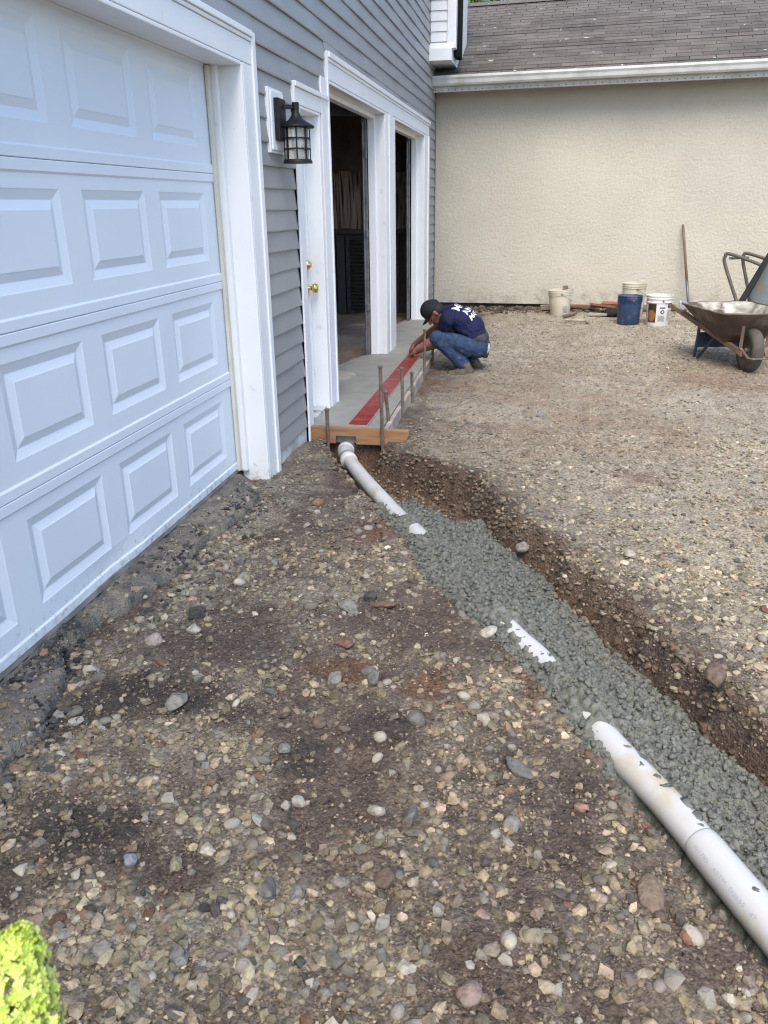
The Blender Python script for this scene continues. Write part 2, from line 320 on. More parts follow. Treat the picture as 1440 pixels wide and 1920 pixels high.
def np_mesh(name, V, F):
    me = bpy.data.meshes.new(name); k = F.shape[1]
    me.vertices.add(len(V)); me.vertices.foreach_set('co', np.ascontiguousarray(V, np.float32).ravel())
    me.loops.add(F.size); me.loops.foreach_set('vertex_index', np.ascontiguousarray(F, np.int32).ravel())
    me.polygons.add(len(F)); me.polygons.foreach_set('loop_start', np.arange(len(F), dtype=np.int32) * k); me.polygons.foreach_set('loop_total', np.full(len(F), k, np.int32))
    me.update(calc_edges=True); me.shade_flat(); return me
def set_col(me, c):
    a = me.color_attributes.new('col', 'FLOAT_COLOR', 'POINT'); d = np.ones((len(c), 4), np.float32); d[:, :3] = c; a.data.foreach_set('color', d.ravel())
GROUND = build_ground()
def grid_obj(name, xs, ys, fn, material, kind='structure', col=None):
    X, Y = np.meshgrid(xs, ys) if xs.ndim == 1 else (xs, ys); Z = fn(X, Y); ny, nx = X.shape
    V = np.stack([X, Y, Z], -1).reshape(-1, 3); i = np.arange(ny - 1)[:, None] * nx + np.arange(nx - 1)[None]
    me = np_mesh(name, V, np.stack([i, i + 1, i + nx + 1, i + nx], -1).reshape(-1, 4)); me.shade_smooth()
    return tag(link(name, me, material), kind=kind)
grid_obj('asphalt_apron', np.arange(-.24, .17, .005), np.arange(.9, 4.2, .0065), za, ASPH)
# wet concrete in the trench
def zc(x, y):
    l, r = Lx(y), Rx(y); u = np.clip((x - l) / (r - l), -.3, 1.3)
    z = -.128 - .125 * sm(.28, .95, u + .12 * fbm(x, y, 4, 2, 58)) + .014 * fbm(x, y, 5, 3, 51)
    dp = np.abs(x - pipe_x(y)); cov = sm(2.05, 2.3, y) * sm(3.95, 3.7, y)
    exposed = 1.0 * np.exp(-((y - 2.66) / .19) ** 4) + 1.5 * np.exp(-((y - 3.66) / .085) ** 4)
    z = z + (.050 * cov - .036 * exposed) * np.exp(-(dp / .09) ** 2)
    z = z - .085 * sm(2.05, 1.85, y) * sm(.015, -.05, x - pipe_x(y)) - .03 * sm(1.9, 1.3, y)
    z = z - .4 * sm(4.02, 4.25, y - .16 * u + .12 * fbm(x, y, 5, 2, 52))
    for f, a, s in ((36, .042, 2), (70, .018, 3), (21, .034, 4)):
        d, i = worley(x + .012 * fbm(x, y, 20, 2, 60 + s), y + .012 * fbm(y, x, 20, 2, 64 + s), f, s); z = z + a * (np.sqrt(np.maximum(0, .62 - d * d)) - .5) * (.35 + 1.1 * i)
    return z + .003 * fbm(x, y, 120, 2, 53)
yy = np.concatenate([np.arange(1.0, 3.0, .0055), np.arange(3.0, 4.5, .0085)]); uu = np.linspace(-.06, 1.05, 150)
XC = Lx(yy)[:, None] + (Rx(yy) - Lx(yy))[:, None] * uu[None]; YC = np.repeat(yy[:, None], len(uu), 1)
CRUMB = []
wc = grid_obj('wet_concrete', XC, YC, zc, WETC, kind='stuff'); tag(wc, 'lumpy dark grey wet concrete filling the trench around the pipe')

# ------------------------------------------------------------------ stones
def ico(sub):
    bm = bmesh.new(); bmesh.ops.create_icosphere(bm, subdivisions=sub, radius=1); bm.verts.ensure_lookup_table()
    v = np.array([q.co[:] for q in bm.verts]); f = np.array([[q.index for q in p.verts] for p in bm.faces]); bm.free(); return v, f
ICO1, ICO2, ICO3 = ico(1), ico(2), ico(3)
CHIP = (np.array([(a, b, c) for a in (-.75, .75) for b in (-.75, .75) for c in (-.75, .75)]), np.array([(0, 1, 3), (0, 3, 2), (4, 6, 7), (4, 7, 5), (0, 4, 5), (0, 5, 1), (2, 3, 7), (2, 7, 6), (0, 2, 6), (0, 6, 4), (1, 5, 7), (1, 7, 3)]))
OCT = (np.array([(1, 0, 0), (-1, 0, 0), (0, 1, 0), (0, -1, 0), (0, 0, 1), (0, 0, -1)], float), np.array([(0, 2, 4), (2, 1, 4), (1, 3, 4), (3, 0, 4), (2, 0, 5), (1, 2, 5), (3, 1, 5), (0, 3, 5)]))
PAL = np.array([(.30, .275, .20), (.34, .30, .225), (.26, .245, .19), (.38, .34, .27), (.22, .21, .19), (.29, .235, .19), (.33, .25, .215), (.155, .14, .13), (.20, .115, .085), (.44, .41, .36), (.25, .255, .25), (.10, .095, .095)])
PW = np.array([.22, .17, .19, .10, .11, .06, .02, .05, .02, .015, .04, .03]); PW = PW / PW.sum()
def rots(n, tilt=1.):
    a = RNG.random(n) * 2 * np.pi; t = RNG.normal(0, .35 * tilt, n); b = RNG.random(n) * 2 * np.pi
    ca, sa, ct, st, cb, sb = np.cos(a), np.sin(a), np.cos(t), np.sin(t), np.cos(b), np.sin(b); z = np.zeros(n); o = np.ones(n)
    Rz = lambda c, s: np.stack([np.stack([c, -s, z], -1), np.stack([s, c, z], -1), np.stack([z, z, o], -1)], 1)
    Rx_ = np.stack([np.stack([o, z, z], -1), np.stack([z, ct, -st], -1), np.stack([z, st, ct], -1)], 1)
    return Rz(cb, sb) @ Rx_ @ Rz(ca, sa)
def stones(pos, r, base, jit, flat=(.45, .8), col=None):
    bv, bf = base; n = len(pos); k = len(bv)
    sc = np.stack([r * RNG.uniform(.8, 1.35, n), r * RNG.uniform(.65, 1.0, n), r * RNG.uniform(*flat, n)], -1)
    v = bv[None] * (1 + RNG.uniform(-jit, jit, (n, k, 1))) + RNG.uniform(-jit, jit, (n, k, 3)) * .5
    v = np.einsum('nij,nkj->nki', rots(n), v * sc[:, None, :]) + pos[:, None, :]
    f = bf[None] + (np.arange(n) * k)[:, None, None]
    if col is None: col = PAL[RNG.choice(len(PAL), n, p=PW)] * RNG.uniform(.75, 1.2, (n, 1))
    if len(col) == 1: col = np.repeat(col, n, 0)
    return v.reshape(-1, 3), f.reshape(-1, 3), np.repeat(col, k, 0)
def scatter(n, x0, x1, y0, y1, rlo, rhi, base, jit, pw=2.2, thr=0, flat=(.45, .8), embed=.25, tint=.35, sig=.32, inv=False):
    x = RNG.uniform(x0, x1, n); y = y0 * (y1 / y0) ** RNG.random(n) if y0 > 0 else RNG.uniform(y0, y1, n)
    g = gmask(x, y); keep = RNG.random(n) < np.clip((1 - g if inv else g) * 1.2 + thr, 0, 1)
    l, r = Lx(y), Rx(y); keep &= ~((x > l - .01) & (x < r - .02) & (y < 5.25)); keep &= ~((y > 4.35) & (x < .06)); keep &= ~((x < .60) & (y > 5.18) & (y < 11.3)); keep &= ~(x < -.13)
    keep &= ~((x < np.interp(y, *APE) + .01) & (y < 4.2) & (RNG.random(n) < .62) & (np.abs(y - 2.3) > .2)); keep &= y < 11.85 - .07 * x; keep &= ~((np.abs(x - pipe_x(y)) < .07) & (y < 5.2))
    x, y = x[keep], y[keep]; rr = rlo * (rhi / rlo) ** (RNG.random(len(x)) ** pw)
    z = np.maximum(zg(x, y, False), np.where((y < 4.18) & (x < .17), za(x, y), -9)); pos = np.stack([x, y, z + rr * embed], -1)
    n = len(x); c = PAL[RNG.choice(len(PAL), n, p=PW)] * np.exp(RNG.normal(0, sig, (n, 1))) * np.array([.90, .89, .825]); wm = np.clip(.35 + .9 * fbm(x, y, 1.5, 2, 35) + .5 * np.exp(-((x - 1.45) / .5) ** 2 - ((y - 2.0) / 1.0) ** 2), 0, 1)[:, None]; c = c * (np.array([1.0, 1.0, 1.0]) * (1 - wm) + np.array([1.09, .98, .92]) * wm); kt = (np.clip(1.5 * fbm(x, y, .75, 4, 37), 0, .6) * (x > Rx(y) + .15))[:, None]; c = c * (1 - kt) + np.array([.25, .175, .125]) * kt; c = c * (1 + .18 * ((x > Rx(y) + .1) & (y > 2)))[:, None]; gm = gmask(x, y)[:, None] ** .7
    sc_ = np.array([(.135, .105, .083)]) * np.exp(RNG.normal(0, .6, (n, 1))); k = (1 - gm) * tint + (RNG.random((n, 1)) < .12) * .4; c = c * (1 - k) + sc_ * k
    return stones(pos, rr, base, jit, flat, c)
def merged(name, chunks, material, smooth=False):
    V = []; F = []; C = []; o = 0
    for v, f, c in chunks: V.append(v); F.append(f + o); C.append(c); o += len(v)
    me = np_mesh(name, np.concatenate(V), np.concatenate(F)); set_col(me, np.concatenate(C))
    if smooth: me.shade_smooth()
    return link(name, me, material)
gr = merged('gravel', [scatter(26000, -.12, 2.7, .85, 3.9, .0022, .010, OCT, .3, 2.0, .05, (.6, .95), tint=.8, inv=True),
                       scatter(26000, -.12, 2.7, .85, 3.4, .0045, .022, ICO1, .27, 2.2, .10, (.38, .75)),
                       scatter(3500, -.12, 2.7, .85, 3.4, .005, .016, CHIP, .42, 1.8, .0, (.3, .6)),
                       scatter(9000, 2.6, 4.6, .85, 3.2, .004, .018, ICO1, .28, 2.0, .2, (.3, .6), tint=.7, sig=.24),
                       scatter(82000, -.12, 2.7, .85, 3.4, .0016, .0055, OCT, .3, 1.2, .5, (.5, .9), tint=1.),
                       scatter(13000, -.1, 5.0, 3.0, 5.6, .004, .019, ICO1, .3, 2.0, .2, (.3, .6), tint=.7, sig=.24),
                       scatter(36000, -.1, 6.0, 3.2, 8.2, .0032, .014, CHIP, .42, 1.8, .25, (.25, .5), tint=.7, sig=.18),
                       scatter(20000, .5, 6.5, 7.6, 11.9, .005, .017, OCT, .3, 1.6, .1, (.3, .6), sig=.2)], STONE)
tag(gr, 'olive and tan crushed gravel strewn over the dug up soil', kind='stuff')
n = 9000; yb = RNG.uniform(1.0, 5.1, n); xb = Rx(yb) + RNG.normal(-.06, .055, n)
fl_ = RNG.random(n) < .35; yb = np.where(fl_, RNG.uniform(3.9, 5.15, n), yb); xb = np.where(fl_, Lx(yb) + (Rx(yb) - Lx(yb)) * RNG.random(n), xb)
le = RNG.random(n) < .15; xb = np.where(le, Lx(yb) + RNG.normal(0, .02, n), xb); rr = .003 * 6.5 ** (RNG.random(n) ** 2.2)
hue = RNG.random((n, 1)); cc_ = (np.array([(.13, .083, .058)]) * (1 - hue) + np.array([(.22, .185, .14)]) * hue) * np.exp(RNG.normal(-.1, .4, (n, 1)))
rb = merged('bank_rubble', [stones(np.stack([xb, yb, zg(xb, yb, False) + rr * .3], -1), rr, ICO1, .28, (.5, .9), cc_)], STONE)
n = 2600; xq = RNG.uniform(.55, 5.6, n); yq = 11.86 - .07 * xq - np.abs(RNG.normal(0, .22, n)); rq = .006 * 7 ** (RNG.random(n) ** 2.2)
cl_ = merged('dirt_clods', [stones(np.stack([xq, yq, zg(xq, yq, False) + rq * .4], -1), rq, ICO1, .3, (.5, .9), np.array([(.10, .083, .062)]) * np.exp(RNG.normal(0, .45, (n, 1))))], STONE)
tag(cl_, 'dark dirt clods heaped against the foot of the stucco wall', kind='stuff')
tag(rb, 'brown clods and stones loose on the trench bank', kind='stuff')
n = 13000; yb = RNG.uniform(1.05, 4.15, n); ub = RNG.uniform(.0, 1.0, n); xb = Lx(yb) + (Rx(yb) - Lx(yb)) * ub; rr = .0028 * 5.2 ** (RNG.random(n) ** 1.9); zb = zc(xb, yb)
kp = (np.abs(xb - pipe_x(yb)) > .054) | ((yb > 2.25) & (yb < 3.6) & (np.abs(yb - 2.66) > .22) & (np.abs(yb - 3.66) > .10)); kp &= zb > zg(xb, yb, False) - .005; xb, yb, rr, zb = xb[kp], yb[kp], rr[kp], zb[kp]
cr = merged('concrete_crumbs', [stones(np.stack([xb, yb, zb + rr * .35], -1), rr, ICO1, .34, (.6, .95), np.ones((1, 3)))], WETC, True)
tag(cr, 'crumbly lumps of wet concrete heaped over the pipe', kind='stuff')
n = 2600; yb = np.where(RNG.random(n) < .55, RNG.normal(2.2, .28, n), RNG.uniform(1.2, 3.9, n)); xb = np.interp(yb, *APE) + RNG.normal(-.01, .075, n); xb = np.maximum(xb, -.12); rr = .0025 * 6 ** (RNG.random(n) ** 2.4)
k_ = (fbm(xb, yb, 5, 2, 88) > .02); xb, yb, rr = xb[k_], yb[k_], rr[k_]
ar = merged('asphalt_rubble', [stones(np.stack([xb, yb, np.maximum(zg(xb, yb, False), za(xb, yb)) + rr * .35], -1), rr, CHIP, .4, (.5, .95), np.array([(.055, .054, .055)]) * RNG.uniform(.5, 2.0, (len(xb), 1)))], STONE)
tag(ar, 'black crumbs of broken asphalt along the garage door', kind='stuff')
# pebbles embedded in the ground: pieces of the ground, sharing six shapes
pm = []
for k in range(8):
    v, f, c = stones(np.zeros((1, 3)), np.array([1.]), ICO2 if k < 3 else ICO1, .07 if k < 3 else .26, (.5, .8), np.ones((1, 3)))
    me = np_mesh('pebble', v, f); me.materials.append(PEB)
    if k < 3: me.shade_smooth()
    pm.append(me)
cnt = 0
while cnt < 280:
    x_ = RNG.uniform(-.05, 2.6); y_ = .95 * (4.2 / .95) ** RNG.random()
    if Lx(y_) - .03 < x_ < Rx(y_) + .02 or y_ > 4.3 and x_ < .1: continue
    if gmask(np.array(x_), np.array(y_)) < .2 and RNG.random() < .5: continue
    r = .012 * (.028 / .012) ** (RNG.random() ** 2.2); o = bpy.data.objects.new('pebble', pm[cnt % 8]); COL.objects.link(o); o.parent = GROUND
    z_ = float(zg(np.array(x_), np.array(y_), False)); z_ = max(z_, float(za(np.array(x_), np.array(y_))) if y_ < 4.1 and x_ < .15 else -9)
    o.location = (x_, y_, z_ + r * .3); o.rotation_euler = (RNG.normal(0, .3), RNG.normal(0, .3), RNG.random() * 6.28); o.scale = (r, r, r); cnt += 1
# the stones one would notice, each for itself
GREY, LGREY, WHT, DRK, TAN, PINK, BRN, REDS = (.165, .155, .145), (.25, .235, .21), (.40, .37, .32), (.075, .072, .07), (.27, .235, .17), (.31, .235, .195), (.15, .11, .085), (.20, .11, .085)
SL = [(.358, 2.929, .066, TAN, 'a', 'tan block shaped stone alone on brown soil facing the garage door'), (.863, 2.738, .085, LGREY, 'r', 'large pale oval stone beside a piece of red brick'),
 (.932, 2.221, .07, LGREY, 'a', 'pale blocky stone with dark soil in front, left of a pair'), (1.061, 2.257, .088, GREY, 'a', 'grey wedge stone right of the pale blocky stone'), (1.035, 2.30, .06, GREY, 'r', 'small round grey stone touching the grey wedge stone'),
 (.941, 1.988, .055, BRN, 'r', 'round brown grey stone behind the bare brown hollow'), (1.242, 2.043, .07, GREY, 'r', 'round mauve grey stone beside black crumbs of asphalt'), (.823, 1.786, .046, GREY, 'r', 'blue grey round stone left of the bare hollow'),
 (.87, 1.854, .05, LGREY, 'r', 'light grey stone just behind the blue grey round stone'), (.942, 1.636, .038, WHT, 'r', 'small white pebble, left one of a touching pair'), (.97, 1.669, .042, WHT, 'r', 'white upright pebble, right one of a touching pair'),
 (.982, 1.576, .038, DRK, 'r', 'dark blue grey pebble below the white pair'), (.892, 1.56, .06, WHT, 'f', 'long cream pebble lying flat left of the dark pebble'), (1.194, 1.652, .046, WHT, 'r', 'cream egg shaped pebble at the right rim of the hollow'),
 (1.289, 1.639, .062, GREY, 'a', 'greenish grey angular stone right of the cream egg pebble'), (1.556, 1.655, .05, LGREY, 'r', 'pale grey round stone close to the trench lip'), (.626, 1.365, .05, (.26, .28, .33), 'r', 'blue grey smooth stone on dark soil near the lime flower'),
 (.681, 1.123, .056, LGREY, 'f', 'light grey flat faced stone among olive chips near the lime flower'), (.993, 1.349, .068, GREY, 'a', 'large dark grey angular stone above a round tan one'), (1.062, 1.338, .05, LGREY, 'a', 'pointed mauve grey stone right of the large dark grey one'),
 (1.031, 1.294, .046, TAN, 'r', 'round striped tan stone under the large dark grey one'), (1.263, 1.414, .058, BRN, 'r', 'rough brown round stone half sunk in grit'), (1.283, 1.295, .07, LGREY, 'a', 'broken pale grey stone with a pointed lower edge'),
 (1.886, 1.49, .085, (.20, .15, .11), 'f', 'long brown stone lying close beside the white pipe'), (1.562, 1.888, .095, GREY, 'f', 'long flat grey stone on the trench lip'), (.926, 2.857, .075, DRK, 'r', 'dark rounded stone behind the large pale oval stone'),
 (.997, 2.784, .08, REDS, 'f', 'red brick fragment lying flat beside the large pale oval stone'), (.32, 2.456, .06, WHT, 'r', 'whitish oval stone in front of a broken dark stone'), (.276, 2.585, .085, DRK, 'a', 'dark slate piece broken in two near the asphalt edge'),
 (.2, 2.364, .07, (.36, .30, .27), 'r', 'pinkish grey round stone near the asphalt edge'), (.455, 1.998, .088, LGREY, 'a', 'tall pointed pale grey stone standing on edge'), (.181, 1.863, .045, WHT, 'a', 'bright white pointed chip by the old asphalt edge'),
 (.467, 2.151, .05, GREY, 'r', 'small round grey stone on the dark soil band'), (.42, 3.884, .07, (.27, .17, .11), 'a', 'orange brown stone near the casing and the pipe'), (1.421, 2.64, .075, WHT, 'f', 'pale flat stone wedged at the trench edge by the exposed pipe'),
 (1.61, 6.0, .10, LGREY, 'f', 'flat whitish slab stone on the open dusty ground'), (.426, 3.107, .05, LGREY, 'r', 'pale round stone among chips behind the tan block'), (.265, 3.092, .06, GREY, 'a', 'grey chip stone beside the pale round one'),
 (.909, 2.458, .075, REDS, 'f', 'flat dark red stone tilted up from the soil'), (1.355, 1.193, .055, WHT, 'a', 'knobbly white stone near the lower edge'), (1.489, 1.156, .055, (.26, .20, .17), 'r', 'brown purple round stone on the bare brown patch'),
 (1.501, 1.357, .036, PINK, 'f', 'salmon pink flat chip among grey grit'), (2.191, 2.40, .075, BRN, 'r', 'brown stone sticking out of the trench bank'), (1.53, 3.66, .08, LGREY, 'r', 'round grey brown stone set in the far trench bank'),
 (2.02, 3.47, .06, WHT, 'r', 'white stone at the start of the open ground by the bank'), (2.703, 3.77, .08, LGREY, 'a', 'pale stone on the open gravel at the right'), (1.79, 1.952, .05, BRN, 'r', 'brown pebble between the lip and the pipe end'),
 (1.621, 1.378, .056, PINK, 'a', 'mauve pink stone with a pale vein'), (1.616, 1.313, .05, TAN, 'r', 'round yellow grey pebble below the mauve pink stone'), (1.898, 1.40, .038, TAN, 'a', 'pale square chip left of the red oval pebble'),
 (1.953, 1.388, .04, (.26, .13, .09), 'r', 'red brown oval pebble beside the pale square chip'), (.85, 1.14, .06, GREY, 'a', 'grey wedge among olive chips at the lower edge')]
for sx, sy, d, c, kd, lab in SL:
    base, jt, fl = {'a': (ICO2, .06, (.7, 1.)), 'r': (ICO3, .02, (.6, .85)), 'f': (ICO3, .03, (.3, .42))}[kd]
    bv = base[0].copy()
    for _ in range({'a': 10, 'r': 8, 'f': 7}[kd]):                 # facets cut off
        nrm = RNG.normal(size=3); nrm /= np.linalg.norm(nrm); h = RNG.uniform(.5, .78) if kd == 'a' else RNG.uniform(.66, .92); dd = bv @ nrm; bv = bv - np.maximum(0, dd - h)[:, None] * nrm
    bv = bv * (1 + .07 * np.sin(bv[:, :1] * 5 + d * 400) * np.sin(bv[:, 1:2] * 4.3 + sx * 90) + .05 * np.sin(bv[:, 2:] * 6 + sy * 70))
    z0 = float(zg(np.array(sx), np.array(sy), False)); r0 = d * .5
    v, f, cc = stones(np.array([[0, 0, r0 * (.3 if kd != 'f' else .22)]]), np.array([r0]), (bv, base[1]), jt * .5, fl, np.array([c]))
    me = np_mesh('stone', v, f); set_col(me, cc)
    o = link('stone', me, STONE, smooth=kd != 'a'); o.location = (sx, sy, z0 + (.10 if sx == 2.191 or sx == 1.53 else 0)); tag(o, lab, 'stone', 'noticeable loose stones on the ground')

# ------------------------------------------------------------------ garage building
house = thing('garage_building', 'grey vinyl sided garage building with white trimmed door openings', 'building', (-3, 5, 0))
HX = -.13
m = MB()
cols = [(-4, 1.36), (4.26, 5.24), (5.72, 5.95), (8.08, 8.585), (10.7, 11.75)]
for a, b in cols: m.box(HX, -.004, a, b, -.35, 2.6)
for a, b, z in ((1.36, 4.26, 2.12), (5.24, 5.72, 2.02), (5.95, 8.08, 2.25), (8.585, 10.7, 2.25)): m.box(HX, -.004, a, b, z, 2.6)
m.box(HX, -.004, -4, 11.75, 2.6, 5.2)
m.box(-8, HX - .003, 11.62, 11.75, -.35, 5.2); m.box(-8, HX - .003, -4, -3.87, -.35, 5.2); m.box(-8, -7.87, -3.86, 11.61, -.35, 5.2)
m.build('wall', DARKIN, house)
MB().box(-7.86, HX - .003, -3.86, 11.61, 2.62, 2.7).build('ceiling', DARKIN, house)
MB().prism([(-8.4, 5.1), (.35, 5.1), (.35, 5.28), (-4, 7.3), (-8.4, 5.28)], 'y', -4.4, 11.95).build('roof', SHING, house)
MB().box(-.12, -.008, 4.27, 5.22, -.36, .012).build('foundation', FOUND, house)
MB().box(-.02, .004, 4.44, 5.13, -.36, .014).build('foundation', FOUND, house)
# siding courses, cut around the trims
EXC = [(-5, 4.452, 2.268), (5.10, 5.93, 2.142), (5.90, 11.08, 2.418)]
def siding_piece(y0, y1, za_, zb_, i, xo=0.0):
    n = max(2, int((y1 - y0) / .22)); v = []; f = []; sl = .013; h = .117
    for k in range(n + 1):
        y = y0 + (y1 - y0) * k / n; wv = .0022 * math.sin(y * 3.1 + i * 1.7) + .0018 * math.sin(y * 7.3 + i * 2.9); wz = .0025 * math.sin(y * 2.3 + i)
        xb = xo + .004 + sl * (zb_ * 0 + 1); xt = xo + .004 + sl * (1 - (zb_ - za_) / h)
        for p in ((xo - .003, za_ + wz), (xb + wv - .002, za_ + wz - .001), (xb + wv, za_ + .006 + wz), (xt + wv * .3, zb_ + wz + .002)): v.append((p[0], y, p[1]))
    for k in range(n):
        for q in range(3): f.append((k * 4 + q, k * 4 + q + 1, (k + 1) * 4 + q + 1, (k + 1) * 4 + q))
    f += [(0, 1, 2, 3), (n * 4, n * 4 + 3, n * 4 + 2, n * 4 + 1)]
    mb = MB().add(v, f); mb.build('siding_board', SIDING, house)
i = 0; z = .016
while z < 5.1:
    zt = z + .117; ys = [-4, 4.452, 5.10, 5.90, 5.93, 11.08, 11.72]
    segs = []
    for a, b in zip(ys[:-1], ys[1:]):
        lo = z
        for ea, eb, ez in EXC:
            if a >= ea - 1e-6 and b <= eb + 1e-6: lo = max(lo, ez)
        if lo < zt - .01: segs.append([a, b, lo])
    out = []
    for s in segs:
        if out and abs(out[-1][1] - s[0]) < 1e-6 and abs(out[-1][2] - s[2]) < 1e-6: out[-1][1] = s[1]
        else: out.append(s)
    for a, b, lo in out: siding_piece(a, b, lo, zt, i)
    i += 1; z = zt
MB().box(-.02, .022, 11.72, 11.76, -.05, 5.1).build('corner_post', mat('dark_corner', (.10, .105, .115), None, 5, .5), house)
# trim
def trim(name, *boxes, bevel=.004, mt=WHITE):
    mb = MB()
    for b in boxes: mb.box(*b)
    return mb.build(name, mt, house, bevel=bevel)
trim('door_casing', (-.003, .020, 4.265, 4.40, -.10, 2.115), (-.003, .030, 4.401, 4.454, -.10, 2.27))
trim('head_casing', (-.003, .020, 1.0, 4.399, 2.117, 2.222), (-.003, .027, 1.0, 4.399, 2.223, 2.242), (-.003, .036, 1.0, 4.399, 2.243, 2.272))
trim('jamb', (-.142, .0195, 4.245, 4.262, -.10, 2.114), (-.142, -.10, 4.205, 4.2445, -.02, 2.10))
trim('jamb', (-.142, .0195, 1.0, 4.243, 2.098, 2.1155))
trim('stop_moulding', (-.147, -.128, 4.165, 4.2035, -.01, 2.095), mt=mat('cream_stop', (.62, .60, .53), (.55, .53, .46), 5, .5))
# roll-up garage door: four sections of raised panels
gd = MB().box(-.20, -.178, 1.45, 4.195, 0.005, 2.13).build('garage_door', DOORW, house)
PY = [(1.60 - .645 * 0, 2.10)] + [(2.245, 2.745), (2.89, 3.39), (3.53, 4.035)]
DX = -.15
def dent(y, z): return -.009 * math.exp(-((y - 2.72) / .22) ** 2 - ((z - .05) / .07) ** 2) + .006 * math.exp(-((y - 2.98) / .14) ** 2 - ((z - .04) / .06) ** 2)
SECM = None
for s in range(4):
    z0 = s * .5335 + .0015; z1 = (s + 1) * .5335 - .0005; pa, pb = z0 + .115, z0 + .44
    mb = MB()
    def strip(y0, y1, prof):
        n = max(1, int((y1 - y0) / .09)); v = []; f = []
        for k in range(n + 1):
            y = y0 + (y1 - y0) * k / n
            for px, pz in prof: v.append((px + (dent(y, pz) if s == 0 else 0), y, pz + (.9 * abs(dent(y, pz)) if s == 0 and pz < .03 else 0)))
        L = len(prof)
        for k in range(n):
            for q in range(L - 1): f.append((k * L + q, k * L + q + 1, (k + 1) * L + q + 1, (k + 1) * L + q))
        mb.add(v, f)
    lo = [(DX - .03, z0), (DX + .004, z0), (DX + .006, z0 + .003), (DX + .006, z0 + .036), (DX, z0 + .044), (DX, z0 + .08), (DX, pa)]
    hi = [(DX, pb), (DX, z1 - .044), (DX + .006, z1 - .036), (DX + .006, z1 - .003), (DX + .004, z1), (DX - .03, z1)]
    strip(1.45, 4.185, lo); strip(1.45, 4.185, hi)
    ye = [1.45] + [q for p in PY for q in p] + [4.185]
    for a, b in zip(ye[0::2], ye[1::2]): strip(a, b, [(DX, pa), (DX, (pa + pb) / 2), (DX, pb)])
    mb.add([(DX - .03, 4.185, z0), (DX + .004, 4.185, z0), (DX + .004, 4.185, z1), (DX - .03, 4.185, z1)], [(0, 1, 2, 3)])
    o = mb.build('door_section', DOORW, gd)
    for a, b in PY:
        v = []
        for ins, dx in ((0, 0), (.004, -.002), (.032, -.0105), (.036, -.0115), (.064, -.003), (.068, -.001)):
            for y, zz in ((a + ins, pa + ins), (b - ins, pa + ins), (b - ins, pb - ins), (a + ins, pb - ins)): v.append((DX + dx + (dent(y, zz) * .6 if s == 0 else 0), y, zz))
        f = [(r * 4 + k, r * 4 + (k + 1) % 4, r * 4 + 4 + (k + 1) % 4, r * 4 + 4 + k) for r in range(5) for k in range(4)] + [(20, 21, 22, 23)]
        MB().add(v, f).build('raised_panel', DOORW, gd)
mb = MB(); mb.box(-.178, -.145, 1.45, 4.185, -.02, .006); mb.build('door_seal', mat('weather_seal', (.16, .15, .14), (.3, .29, .27), 8, .8), gd)
# entry door, deep in its opening
trim('door_casing', (-.003, .022, 5.105, 5.235, -.125, 2.02), (-.003, .030, 5.105, 5.13, -.12, 2.14))
trim('head_casing', (-.003, .022, 5.132, 5.91, 2.021, 2.112), (-.003, .036, 5.132, 5.91, 2.113, 2.142))
trim('jamb', (-.17, .018, 5.7, 5.735, -.02, 2.018), (-.17, -.09, 5.675, 5.699, -.0, 2.0))
trim('jamb', (-.17, .019, 5.24, 5.733, 2.002, 2.0195), (-.17, .019, 5.2365, 5.252, -.06, 2.0005))
ed = MB().box(-.15, -.105, 5.254, 5.673, .02, 2.0).build('entry_door', WHITE, house, bevel=.003)
MB().box(-.16, .0, 5.254, 5.69, -.06, .016).build('threshold', FOUND, house)
def knob(z, big):
    mb = MB(); q = Matrix.Rotation(rad(90), 3, 'Y')
    mb.lathe([(.0, 0), (.036, 0), (.035, .008), (.016, .014), (.015, .04), (.031, .05), (.036, .066), (.030, .082), (.0, .087)] if big else [(0, 0), (.034, 0), (.034, .022), (.026, .034), (.014, .044), (0, .046)], (-.104, 5.632, z), 20, tilt=q)
    return mb
knob(.89, True).build('door_knob', BRASS, ed, smooth=True); knob(1.05, False).build('deadbolt', BRASS, ed, smooth=True)
# two open garage bays
trim('door_casing', (-.003, .024, 5.76, 5.94, -.10, 2.249), (-.003, .032, 5.92, 5.951, -.10, 2.42), (-.003, .024, 5.912, 5.919, 2.145, 2.249))
trim('head_casing', (-.003, .024, 5.953, 11.075, 2.251, 2.36), (-.003, .031, 5.953, 11.075, 2.361, 2.383), (-.003, .042, 5.953, 11.085, 2.384, 2.42))
trim('door_casing', (-.003, .022, 8.085, 8.58, -.06, 2.249), (-.003, .030, 8.24, 8.41, -.055, 2.248))
trim('door_casing', (-.003, .022, 10.705, 10.98, -.09, 2.249), (-.003, .032, 10.982, 11.08, -.09, 2.249))
for a in (8.06, 10.68): trim('jamb', (-.145, .0215, a, a + .0245, -.05, 2.248), (-.145, -.075, a - .024, a - .0005, -.04, 2.23))
for a in (5.953, 8.582): trim('jamb', (-.145, .0205, a, a + .02, -.06, 2.248))
for a, b in ((5.975, 8.058), (8.604, 10.678)): trim('jamb', (-.145, .0225, a, b, 2.228, 2.2485), (-.145, -.08, a, b, 2.19, 2.2275), mt=WHITE)
